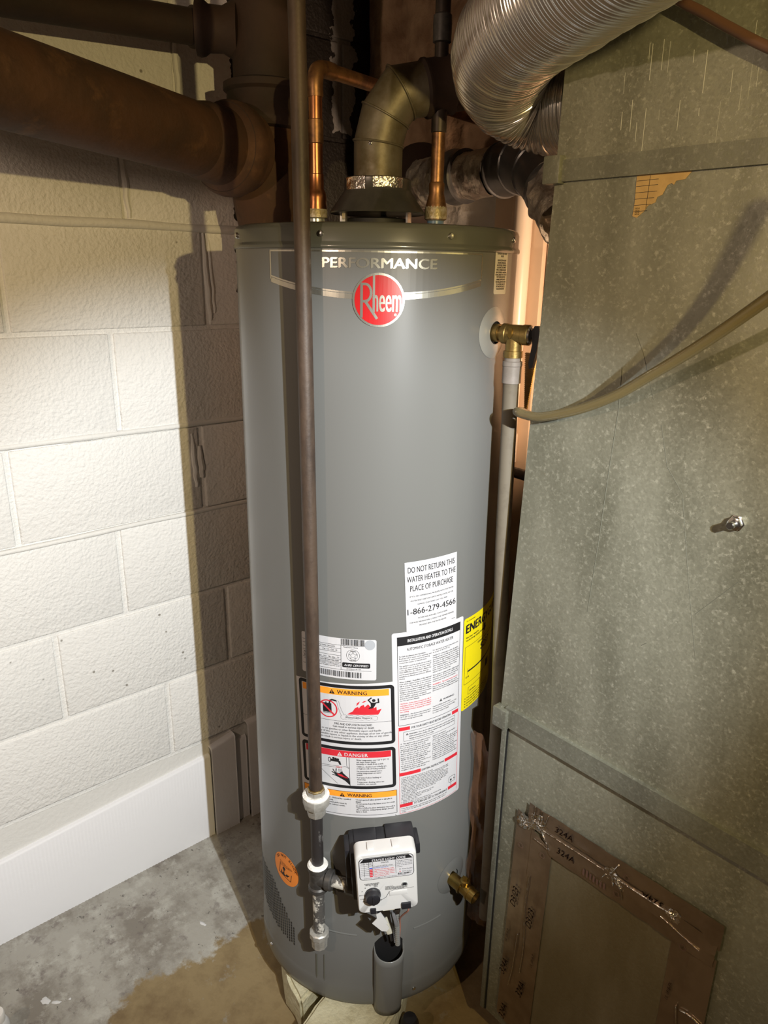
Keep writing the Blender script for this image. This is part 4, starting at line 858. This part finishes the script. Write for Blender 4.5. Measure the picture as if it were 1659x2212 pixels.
obj('screw', G().lathe([(.003, 0), (.003, .001), (.001, .002), (0, .002)], Vector((CX + .020, CY - .033, 1.632)), (.5, -.8, 0), 10), m_chrome, VP)
FP = thing('flue_pipe', 'dark rusty flue sleeve leading away behind the right copper pipe', 'flue pipe', e4)
f0 = e4 - fdir * .004
obj('sleeve', G().lathe([(.0385, -.002), (.0405, 0), (.0425, .002), (.0425, .006), (.0405, .009), (.0405, .040), (.0425, .043), (.0405, .046)], f0, fdir, 44), m_castdark, FP)
obj('pipe', G().tube([f0 + fdir * .03, f0 + fdir * .44], .0392, 40), m_castdark, FP)

# ================================================================ SECOND FLUE: dark elbow wrapped in foil, wall to furnace
SF = thing('furnace_vent', 'dark stove pipe elbow with crumpled foil joints between rough back wall and furnace', 'flue pipe', (-1.1, 1.18, 1.55))
q = [Vector(p) for p in ((-1.300, 1.232, 1.628), (-1.205, 1.195, 1.628), (-1.120, 1.158, 1.625), (-1.050, 1.150, 1.624), (-.990, 1.143, 1.626), (-.930, 1.128, 1.630), (-.866, 1.095, 1.614), (-.808, 1.058, 1.578), (-.738, 1.012, 1.522))]
obj('thimble', G().lathe([(.040, .020), (.060, .020), (.083, .012), (.086, .004), (.084, -.02)], q[0], (q[1] - q[0]), 48), m_castdark, SF, 'dark flared thimble at the wall')
def crinkle(a, b, r, mat, name, amp=.005, n=26):
    a, b = Vector(a), Vector(b); d = (b - a); ln = d.length; d.normalize(); x = d.cross(Vector((0, 0, 1))).normalized(); y = d.cross(x); g = G()
    def fn(u_, v_):
        c = (x * math.cos(2 * PI * u_) + y * math.sin(2 * PI * u_)); p = a + d * ln * v_
        k = noise.fractal((p + c * r) * 38, 1, 2, 4) * amp
        return p + c * (r + k)
    return obj(name, g.grid(fn, 56, n), mat, SF, angle=25)
crinkle(q[0] + (q[1] - q[0]) * .15, q[2], .050, m_foilpipe, 'foil_wrap', .007)
obj('collar', G().lathe([(.046, 0), (.0515, .002), (.0525, .008), (.0505, .020), (.0495, .034), (.0505, .040), (.047, .043)], q[2] - (q[3] - q[2]).normalized() * .012, q[3] - q[2], 44), m_blacksheet, SF)
crinkle(q[2] + (q[3] - q[2]) * .35, q[4] - (q[4] - q[3]) * .25, .0430, m_foilpipe, 'foil_wrap', .004)
def sec(i, j, r0, r1):
    d = q[j] - q[i]; L = d.length
    obj('elbow_section', G().lathe([(r0 - .001, 0), (r0 + .0025, .002), (r0 + .0025, .006), (r0, .008), (r1, L - .004), (r1 + .002, L), (r1 - .002, L + .002)], q[i], d, 44), m_blacksheet, SF)
sec(4, 5, .0470, .0485); sec(5, 6, .0485, .0475); sec(6, 7, .0475, .0455)
crinkle(q[7] - (q[7] - q[6]) * .1, q[8], .0435, m_foilpipe, 'foil_wrap', .007, 18)
obj('foil_shred', G().grid(lambda u_, v_: q[2] - (q[3] - q[2]).normalized() * .022 + Vector((.018, -.052, -.03 + .06 * v_)) + Vector((.02 * u_ - .01, -.006 * noise.noise((u_ * 6, v_ * 9, 1)) - .006, .01 * noise.noise((u_ * 7, v_ * 5, 3)))), 8, 14), m_foil, SF, angle=15)

# ================================================================ COPPER WATER PIPES
CL = thing('copper_pipe', 'bright copper pipe with an elbow, on the left nipple of the heater', 'pipe', (-1.0435, .755, 1.528))
xl_, yl_ = -1.0435, .755
obj('adapter', G().lathe([(.0130, 1.525), (.0168, 1.526), (.0172, 1.540), (.0160, 1.548), (.0165, 1.556), (.0150, 1.563), (.0122, 1.569), (.0122, 1.590), (.0112, 1.591)], (xl_, yl_, 0), seg=24), m_copper, CL, 'copper adapter at the nipple')
obj('solder_joint', G().lathe([(.0135, 1.524), (.0176, 1.526), (.0178, 1.536), (.0168, 1.540)], (xl_, yl_, 0), seg=24), m_solder, CL)
obj('pipe', G().tube([(xl_, yl_, 1.57), (xl_, yl_, 1.722)], .0108, 20), m_copper, CL)
obj('coupling', G().lathe([(.0108, 1.634), (.0122, 1.635), (.0122, 1.668), (.0108, 1.669)], (xl_, yl_, 0), seg=24), m_copperdull, CL)
obj('elbow', G().tube(smooth_path([(xl_, yl_, 1.700), (xl_, yl_, 1.722), (xl_ - .002, yl_ + .006, 1.737), (xl_ - .006, yl_ + .022, 1.742), (xl_ - .010, yl_ + .042, 1.742)], 6), .0126, 20), m_copperdull, CL)
obj('pipe', G().tube([(xl_ - .008, yl_ + .035, 1.742), (xl_ - .085, yl_ + .47, 1.738)], .0108, 20), m_copperdull, CL)
CRp = thing('water_pipe', 'slim copper and dark steel pipe rising from the right nipple of the heater', 'pipe', (-.9165, .901, 1.528))
xr_, yr_ = -.9165, .901
obj('adapter', G().lathe([(.0130, 1.525), (.0172, 1.526), (.0176, 1.542), (.0160, 1.550), (.0120, 1.566), (.0124, 1.570), (.0124, 1.580), (.0110, 1.582)], (xr_, yr_, 0), seg=24), m_copperdull, CRp, 'tarnished copper adapter at the nipple')
obj('solder_joint', G().lathe([(.0135, 1.524), (.0180, 1.527), (.0184, 1.540), (.0168, 1.546)], (xr_, yr_, 0), seg=20), m_solder, CRp)
obj('pipe', G().tube([(xr_, yr_, 1.565), (xr_, yr_, 1.665)], .0106, 20), m_copperdull, CRp)
obj('pipe', G().tube([(xr_, yr_, 1.655), (xr_, yr_, 1.79)], .0108, 20), m_darksteel, CRp, 'dark steel length')
obj('coupling', G().lathe([(.0108, 1.653), (.0120, 1.654), (.0120, 1.692), (.0108, 1.693)], (xr_, yr_, 0), seg=24), m_darksteel, CRp)
obj('coupling', G().lathe([(.0108, 1.775), (.0140, 1.777), (.0145, 1.800), (.0140, 1.812), (.0118, 1.814)], (xr_, yr_, 0), seg=20), m_fitting, CRp)
obj('pipe', G().tube([(xr_, yr_, 1.81), (xr_, yr_, 2.24)], .0118, 20), m_darksteel, CRp)

# ================================================================ CAST IRON DRAIN LINES
DS = thing('soil_stack', 'dark cast iron soil stack standing behind the left shoulder of the heater', 'drain pipe', (-1.318, .838, 0))
sx, sy = -1.318, .838
obj('stack', G().tube([(sx, sy, 0), (sx, sy, 1.70)], .057, 40).tube([(sx, sy, 1.74), (sx, sy, 2.25)], .057, 40), m_castdark, DS)
obj('hub', G().lathe([(.060, 1.690), (.074, 1.694), (.078, 1.702), (.078, 1.712), (.072, 1.722), (.070, 1.752), (.076, 1.757), (.076, 1.768), (.066, 1.772), (.057, 1.772)], (sx, sy, 0), seg=44), m_castdark, DS)
pd_ = Vector((-.148, .352, -.015)).normalized(); pA = Vector((-1.107, .315, 1.666)); pB = pA + pd_ * .60
obj('tee', G().lathe([(.057, 0), (.063, .02), (.067, .04), (.060, .05)], Vector((sx, sy, 1.646)) - pd_ * .11, pd_, 40).tube([(sx, sy, 1.52), (sx, sy, 1.56), (sx, sy, 1.60), (sx, sy, 1.70)], .064, 40, radii=[.058, .066, .070, .062]), m_cast, DS)
obj('small_hub', G().lathe([(.031, 0), (.044, .003), (.046, .010), (.044, .018), (.038, .026), (.037, .050), (.050, .075)], (sx - .070, sy - .100, 1.856), (.066, .100, -.002), 36), m_castdark, DS)
BP = thing('cast_iron_drain', 'thick rusty cast iron drain pipe sloping across the top of the painted wall', 'drain pipe', pA)
obj('pipe', G().tube([pA - pd_ * .75, pA, pA + pd_ * .44], .0570, 44), m_cast, BP)
obj('hub', G().lathe([(.0570, .370), (.0600, .376), (.0625, .388), (.0640, .430), (.0730, .440), (.0785, .450), (.0800, .462), (.0785, .474), (.0700, .480), (.0690, .500), (.0600, .515)], pA, pd_, 48), m_cast, BP, 'wide bell hub at the end')
obj('caulk', G().lathe([(.0565, .428), (.0660, .438), (.0735, .4395)], pA, pd_, 44), m_castdark, BP)
sp0 = Vector((-1.385, .50, 1.842)); sp1 = Vector((sx - .066, sy - .094, 1.856)); sd = (sp1 - sp0).normalized()
SPp = thing('branch_drain', 'thin dark drain pipe above the thick rusty one on the painted wall', 'drain pipe', sp0)
obj('pipe', G().tube([sp0 - sd * .85, sp1], .0290, 32), m_castdark, SPp)
obj('bead', G().lathe([(.029, 0), (.0335, .003), (.0335, .008), (.029, .011)], sp1 - sd * .016, sd, 32), m_castdark, SPp)

# ================================================================ FURNACE AND SHEET METAL PLENUM
FY = 0.855; FB = 1.03; FR = 0.26
FN = thing('furnace', 'galvanised sheet metal furnace casing and plenum with a taped patch low down', 'furnace', (-.3, FY, 0))
def panel(x0t, x0b, zb, zt, y=FY, mat=m_galv, name='panel', label=None, n=1):
    g = G().add([(x0b, y, zb), (FR, y, zb), (FR, y, zt), (x0t, y, zt), (x0b, FB, zb), (FR, FB, zb), (FR, FB, zt), (x0t, FB, zt)],
                [(0, 1, 2, 3), (5, 4, 7, 6), (4, 0, 3, 7), (1, 5, 6, 2), (3, 2, 6, 7), (4, 5, 1, 0)])
    return obj(name, g, mat, FN, label, smooth=False)
panel(-.6400, -.6480, 1.572, 2.20, FY - .002, label='upper plenum panel with drip streaks')
panel(-.6490, -.6710, .7450, 1.572, FY, label='wide middle plenum panel')
panel(-.6650, -.6610, .0830, .7440, FY + .001, label='lower casing panel')
obj('base', G().box((-.18, .955, .0415), (.86, .13, .083)), m_dark, FN, smooth=False)
def band(xl0, z0_, z1_, dz=0, th=.007, name='seam_band'):
    y0 = FY - th
    g = G().prism([(xl0, y0, z0_), (FR, y0, z0_ + dz), (FR, y0, z1_ + dz), (xl0, y0, z1_)], (0, th + .002, 0))
    return obj(name, g, m_galv2, FN, smooth=False)
sb = band(-.6500, 1.560, 1.5855, 0)
obj('fold_tab', G().box((-.6470, FY - .006, 1.5745), (.026, .016, .034), bev=.002), m_galv2, sb)
lb = band(-.6560, .7285, .7640, 0)
obj('fold_tab', G().box((-.6625, FY - .005, .7420), (.028, .018, .036), bev=.002), m_galv2, lb)
obj('corner_flange', G().box((-.6580, FY - .0015, .405), (.009, .005, .640), bev=.001), m_galv2, FN)
obj('corner_groove', G().box((-.6520, FY - .0004, .405), (.0022, .002, .640)), m_dark, FN, smooth=False)
obj('seam_shadow_gap', G().box((-.2, FY + .0002, .7265), (.90, .002, .003)), m_dark, FN, smooth=False)
# taped patch
P2 = lambda x, z, d=0.0: Vector((x, FY - .0006 - d, z))
cvp = obj('access_cover', G().prism([P2(-.585, .08), P2(-.290, .10), P2(-.290, .590), P2(-.585, .560)], (0, -.0016, 0)), m_dull, FN, 'dull metal cover under the tape', smooth=False)
def tape(name, pts, d, wr=.0006, nu=40, nv=8):
    a, b, c, e = [Vector((p[0], 0, p[1])) for p in pts]
    def fn(u_, v_):
        p = (a * (1 - u_) + b * u_) * (1 - v_) + (e * (1 - u_) + c * u_) * v_
        h = abs(noise.fractal((p.x * 30, p.z * 30, d * 900), 1, 2, 4)) * wr * 2
        ridge = max(0, 1 - abs(v_ - .5 - .05 * math.sin(u_ * 9)) * 16) * wr * 2.2 * (0.4 + .6 * abs(noise.noise((u_ * 5, d * 500, 0))))
        return Vector((p.x, FY - .0018 - d - h - ridge, p.z))
    return obj(name, G().grid(fn, nu, nv), m_tape, FN, angle=22)
tape('tape_strip', ((-.6220, .110), (-.6150, .5850), (-.5770, .5750), (-.5850, .100)), .0012)
tape('tape_strip', ((-.5900, .085), (-.5830, .5650), (-.5400, .5480), (-.5480, .090)), .0020)
tape('tape_strip', ((-.5920, .6130), (-.2650, .6220), (-.2650, .5780), (-.5900, .5700)), .0024, .0012)
tape('tape_strip', ((-.5700, .5860), (-.2680, .5900), (-.2700, .5450), (-.5450, .5380)), .0030, .0012)
tape('tape_strip', ((-.3300, .5600), (-.3300, .100), (-.2920, .100), (-.2900, .5650)), .0012)
tape('tape_strip', ((-.3020, .5560), (-.3060, .100), (-.2640, .100), (-.2660, .5600)), .0020)
def wad(x, z, s_, seed):
    g = G()
    def fn(u_, v_):
        a = 2 * PI * u_; r = s_ * v_; k = noise.fractal((math.cos(a) * 2 + seed, math.sin(a) * 2, v_ * 3), 1, 2, 4)
        return Vector((x + r * math.cos(a) * (1 + .5 * k), FY - .005 - abs(k) * s_ * .30 * (1 - v_ * .6), z + r * math.sin(a) * (1.0 + .4 * k)))
    return obj('tape_crumple', g.grid(fn, 20, 6), m_foil if s_ > .007 else m_tape, FN, angle=12)
wad(-.5985, .5700, .0150, 1); wad(-.5700, .5850, .0170, 2); wad(-.4330, .5820, .0150, 5); wad(-.3320, .5850, .0110, 8); wad(-.4180, .570, .0080, 3)
def crease(pts, r=.0010): return obj('tape_crease', G().tube(smooth_path([Vector((x, FY - .0062, z)) for x, z in pts], 6), r, 6), m_foil, FN)
crease([(-.560, .5780), (-.520, .5800), (-.480, .5820), (-.445, .5830)]); crease([(-.420, .5830), (-.390, .5840), (-.360, .5850), (-.335, .5870)], .0016)
crease([(-.433, .585), (-.428, .596), (-.424, .606)], .0012); crease([(-.425, .580), (-.414, .566), (-.410, .553)], .0012); crease([(-.441, .578), (-.447, .566), (-.449, .556)]); crease([(-.580, .588), (-.578, .603), (-.5785, .613)], .0013); crease([(-.568, .590), (-.566, .604), (-.566, .612)], .0012); crease([(-.557, .588), (-.554, .602), (-.552, .611)]); crease([(-.545, .548), (-.553, .560), (-.565, .575)]); crease([(-.575, .5510), (-.560, .5500), (-.548, .5480)]); crease([(-.350, .571), (-.320, .564), (-.290, .5580)], .0008)
crease([(-.578, .250), (-.575, .320), (-.580, .400), (-.577, .470)], .0009); crease([(-.600, .20), (-.594, .25), (-.590, .33)], .0008); crease([(-.298, .20), (-.302, .30), (-.296, .36), (-.306, .44)], .0011); crease([(-.300, .437), (-.285, .440), (-.268, .436)], .0014)
m_tink = M('tape_print', (0.13, 0.075, 0.062), 0.5)
def tape_mark(p, name): obj(name, p.geo(lambda x, y, lay: Vector((x, FY - .0068, y)), cut=0), [m_tink], FN, smooth=False)
for s_, x, z, r, sz in (('D3/23', -.598, .405, 84, .0175), ('D3/23', -.562, .385, 84, .0175), ('324A', -.607, .235, 80, .0180), ('324A', -.567, .215, 80, .0180), ('324A', -.600, .130, 82, .0180), ('324A', -.5200, .5930, 3, .0160), ('324A', -.5130, .5560, 3, .0160), ('324A', -.3650, .5940, 184, .0160), ('324A', -.3080, .360, 80, .0180), ('324A', -.2810, .370, 80, .0180), ('324A', -.3080, .240, 80, .0180), ('UL 181A-P', -.552, .300, 86, .0070), ('UL 181A-P', -.610, .310, 84, .0070), ('UL 181B-FX', -.318, .455, 86, .0070)):
    tape_mark(Print([m_tink]).text(s_, x, z, sz, 0, 0, .004, 'CENTER', rot=r, shear=.15), 'lot_number')
for x, z in ((-.600, .520), (-.556, .530), (-.3120, .545), (-.4080, .5960), (-.4200, .5560)):
    tape_mark(Print([m_tink]).ring(x, z, .0042, .0050, 0, 0, 18).text('c', x, z - .0022, .0075, 0, 0, 0, 'CENTER'), 'round_mark')
pt = Print([m_tink])
for i in range(7): pt.rect(-.480 + .0062 * i, .5480, -.4765 + .0062 * i, .5600 + .0015 * (i % 2), 0, 0)
tape_mark(pt, 'bar_mark')
# torn paper label remnant
lab = [(-.5290, 1.5590), (-.5240, 1.5605), (-.4600, 1.5600), (-.4670, 1.5520), (-.4780, 1.5510), (-.4800, 1.5470), (-.4830, 1.5490), (-.4880, 1.5470), (-.4930, 1.5370), (-.4990, 1.5350), (-.5010, 1.5290), (-.5100, 1.5260), (-.5140, 1.5200), (-.5230, 1.5130), (-.5290, 1.5150), (-.5280, 1.5300)]
pr = obj('torn_label', G().prism([Vector((x, FY - .0004, z)) for x, z in lab], (0, -.0005, 0)), m_paper, FN, 'torn tan paper label remnant', smooth=False)
pk = Print([m_ink])
for z in (1.554, 1.548, 1.541, 1.534, 1.527, 1.520): pk.line([(-.528, z), (-.500 - max(0, 1.54 - z) * .5, z + .0005)], .0005)
pk.line([(-.5110, 1.559), (-.5120, 1.523)], .0005)
for i in range(4): pk.text('OFM 60', -.5260, 1.5165 + i * .0022, .0018, 0, 0)
obj('label_lines', pk.geo(lambda x, y, lay: Vector((x, FY - .0011, y)), cut=0), [m_ink], pr, smooth=False)
# bolt, creases and dents
bo = Vector((-.3440, FY, 1.1715))
bl = obj('bolt', G().lathe([(.0100, -.001), (.0100, .0020), (.0085, .0025), (.0085, .0080), (.0075, .0085)], bo, (0, -1, 0), 6).lathe([(.0048, 0), (.0048, .018), (.0040, .019), (0, .019)], bo, (0, -1, 0), 14), m_chrome, FN, 'protruding bright bolt with a hexagonal nut', angle=30)
m_scratch = M('sheet_scratch', (0.105, 0.105, 0.080), 0.8); m_drip = M('chalky_drip', (0.44, 0.44, 0.40), 0.9)
def scratch(pts, r, mat, name): return obj(name, G().tube([Vector((x, FY + .0002 - (.002 if z > 1.575 else 0), z)) for x, z in pts], r, 6), mat, FN)
scratch([(-.5190, 1.335), (-.5170, 1.28), (-.5205, 1.20), (-.5235, 1.10), (-.5285, .985)], .0007, m_scratch, 'scratch'); scratch([(-.505, 1.378), (-.4920, 1.355), (-.470, 1.30)], .0005, m_scratch, 'scratch')
scratch([(-.455, 1.27), (-.440, 1.22), (-.415, 1.19), (-.390, 1.08), (-.365, .98)], .0005, m_scratch, 'scratch'); scratch([(-.330, 1.10), (-.3600, 1.06), (-.375, 1.04)], .0005, m_scratch, 'scratch'); scratch([(-.433, .975), (-.4400, .968)], .0006, m_scratch, 'scratch')
rdm = random.Random(5)
for i in range(26):
    x = rdm.uniform(-.56, -.40); z = rdm.uniform(1.60, 1.69); l_ = rdm.uniform(.008, .05)
    scratch([(x, z + .012), (x + .0006, z + .012 - l_)], rdm.uniform(.00025, .00055), m_drip, 'drip_streak')

# ================================================================ FLEXIBLE DUCT
FD = thing('flexible_duct', 'shiny ribbed aluminium flexible duct curling down at the top of the plenum', 'duct', (-.66, .98, 1.635))
path = smooth_path([(-.20, .575, 1.742), (-.36, .635, 1.743), (-.497, .712, 1.747), (-.572, .757, 1.748), (-.641, .792, 1.745), (-.705, .828, 1.741), (-.764, .87, 1.729), (-.794, .915, 1.713), (-.788, .955, 1.697), (-.750, .985, 1.684), (-.655, .995, 1.678)], 40)
# resample evenly so the ribs have one pitch
seg = [0.0]
for i in range(1, len(path)): seg.append(seg[-1] + (path[i] - path[i - 1]).length)
step = .00125; pts = []; k = 0; s_ = 0
while s_ < seg[-1]:
    while seg[k + 1] < s_: k += 1
    pts.append(path[k].lerp(path[k + 1], (s_ - seg[k]) / max(1e-9, seg[k + 1] - seg[k]))); s_ += step
prof = [0, .0012, .0026, .0030, .0026, .0012]
rad = [.0685 + prof[i % 6] * (1 + .25 * noise.noise((i * .05, 0, 0))) + (.0012 if (i // 6) % 5 == 0 else 0) + .0012 * noise.noise((i * .013, 2, 0)) for i in range(len(pts))]
obj('duct_body', G().tube(pts, .07, 72, cap=False, radii=rad), m_alu, FD, angle=75)
obj('start_collar', G().lathe([(.0700, 0), (.0740, .001), (.0740, .012), (.0700, .013)], (-.672, .993, 1.680), (1, .08, -.02), 48), m_galv2, FD)

# ================================================================ HOSE, CABLE
HS = thing('vinyl_hose', 'clear amber vinyl hose sweeping up across the galvanised plenum', 'hose', (-.67, FY, 1.25))
hp = smooth_path([(-.690, .960, 1.215), (-.689, .915, 1.232), (-.686, .872, 1.249), (-.676, .846, 1.254), (-.650, .8385, 1.2535), (-.620, .834, 1.257), (-.559, .827, 1.277), (-.502, .818, 1.304), (-.456, .808, 1.333), (-.385, .788, 1.379), (-.316, .763, 1.428), (-.240, .725, 1.482), (-.13, .66, 1.56)], 10)
obj('hose', G().tube(hp, .0066, 18), m_clear, HS)
CBL = thing('cable', 'brown cable hanging across the upper corner of the plenum', 'cable', (-.45, .80, 1.70))
obj('cable', G().tube(smooth_path([(-0.626, .835, 1.831), (-0.507, .835, 1.739), (-0.460, .835, 1.709), (-0.428, .835, 1.689), (-0.387, .835, 1.665), (-0.313, .835, 1.627), (-0.104, .835, 1.534)], 8), .0052, 12), m_cable, CBL)
SR = thing('amber_strap', 'amber ribbed plastic strap hanging behind the relief valve lever', 'strap', (-.778, 1.0, 1.215))
g = G()
for i in range(32):
    z = 1.318 - i * .0032; wdt = .0125 * (1 - i / 36)
    g.box((-.7785 - .0001 * i, 1.0, z), (wdt * 2, .003, .0017))
g.prism([(-.7905, 1.0, 1.320), (-.7665, 1.0, 1.320), (-.7800, 1.0, 1.216), (-.7835, 1.0, 1.216)], (0, .0022, 0))
obj('strap', g, m_amber, SR, smooth=False)

# ================================================================ PLASTIC FILM beside the tank
PF = thing('plastic_film', 'crumpled brown plastic film hanging between the tank and the furnace casing', 'plastic sheet', (-.71, .90, .20))
def film(u_, v_):
    z = .20 + .42 * v_ + .03 * math.sin(u_ * 5 + 1) * v_
    a = pol(12 + 16 * (1 - v_) * .4, RT + .006 + .004 * math.sin(v_ * 17), z); b = Vector((-.683, .915 + .02 * (1 - v_), z + .05 * v_))
    p = a.lerp(b, u_); k = noise.fractal((u_ * 4, v_ * 7, 2.2), 1, 2, 4)
    return p + Vector((.006 * k, -.012 * k * math.sin(PI * u_) - .010 * math.sin(PI * u_), .008 * noise.noise((u_ * 5, v_ * 4, 7)) * v_))
obj('sheet', G().grid(film, 16, 50), m_film, PF, angle=50)
def film2(u_, v_):
    z = .60 + .13 * v_; x = -.7150 + .014 * u_; k = noise.noise((u_ * 3, v_ * 5, 1))
    return Vector((x + .004 * k, .925 - .01 * u_ + .012 * k, z + .02 * (1 - u_) * v_))
obj('loose_flap', G().grid(film2, 8, 16), m_film, PF, angle=50)

# ================================================================ PAVERS UNDER THE TANK, FLOOR BITS
def paver(poly, h, label, seed):
    t = thing('paver', label, 'paver', (sum(p[0] for p in poly) / len(poly), sum(p[1] for p in poly) / len(poly), 0), 'rough pavers under the water heater')
    bm = bmesh.new(); vs = [bm.verts.new((x, y, 0)) for x, y in poly]; f = bm.faces.new(vs)
    r = bmesh.ops.extrude_face_region(bm, geom=[f]); up = [v for v in r['geom'] if isinstance(v, bmesh.types.BMVert)]
    for v in up: v.co.z = h
    bmesh.ops.recalc_face_normals(bm, faces=bm.faces)
    bmesh.ops.bevel(bm, geom=bm.edges[:], offset=.007, segments=2, affect='EDGES')
    bmesh.ops.triangulate(bm, faces=bm.faces); bmesh.ops.subdivide_edges(bm, edges=bm.edges[:], cuts=3, use_grid_fill=True)
    for v in bm.verts:
        if .004 < v.co.z: v.co += Vector((noise.noise(v.co * 26 + Vector((seed, 0, 0))), noise.noise(v.co * 26 + Vector((0, seed, 0))), 0)) * .006
        if v.co.z < h - .002 and v.co.z > .004: pass
        v.co.z = min(v.co.z, h)
    bm.verts.index_update(); g = G().add([v.co.copy() for v in bm.verts], [[v.index for v in f.verts] for f in bm.faces]); bm.free()
    obj('slab', g, m_stone, t, angle=50)
paver([(-1.16, .70), (-.965, .598), (-.890, .585), (-.905, .635), (-.98, .80), (-1.15, .95)], .0835, 'rough pale paver under the left side of the tank, split from its neighbour', 1)
paver([(-.880, .628), (-.858, .560), (-.800, .555), (-.735, .640), (-.765, .735), (-.86, .86), (-.955, .80)], .0835, 'rough pale paver under the front of the tank, beside the black foot', 2)
tag(obj('rubber_foot', G().lathe([(.016, 0), (.018, .003), (.018, .05), (.013, .062), (0, .063)], (-.745, .742, 0), (0, 0, 1), 16), m_black), 'small black rubber foot standing by the front paver', 'foot')
def blob(cx, cy, rx, ry, seed, a):
    g = G(); c, s__ = math.cos(a), math.sin(a)
    def fn(u_, v_):
        t = 2 * PI * u_; k = 1 + .35 * noise.noise((math.cos(t) * 1.6 + seed, math.sin(t) * 1.6, 0)); x = rx * v_ * math.cos(t) * k; y = ry * v_ * math.sin(t) * k
        return (cx + c * x - s__ * y, cy + s__ * x + c * y, .0005 + .002 * (1 - v_ * v_))
    return g.grid(fn, 28, 4)
g = blob(-1.290, .222, .011, .007, 1, .5); g2 = blob(-1.272, .238, .009, .004, 4, .9); g.add(g2.v, g2.f)
tag(obj('paint_splat', g, m_whiteplastic), 'dried white paint splat on the grey concrete floor', 'paint splat')
tag(obj('paint_drop', blob(-1.262, .262, .003, .003, 6, 0), m_whiteplastic), 'tiny white paint drop beside the larger splat', 'paint splat')
tag(obj('paint_scuff', blob(-1.252, .560, .010, .004, 9, .3), m_whiteplastic), 'white scuff on the concrete near the shadow of the tank', 'paint splat')
BT = thing('bottle', 'white plastic bottle with a dirty cap on the floor by the wall', 'bottle', (-1.252, .128, 0))
obj('body', G().lathe([(.019, 0), (.021, .003), (.021, .052), (.017, .062), (.013, .065)], (-1.252, .128, 0), seg=28), m_whiteplastic, BT)
obj('cap', G().lathe([(.0150, .063), (.0155, .064), (.0155, .080), (.0140, .083), (0, .083)], (-1.252, .128, 0), seg=28), m_bottle, BT, 'dirty ribbed cap')

bpy.data.objects.remove(_fo, do_unlink=True)
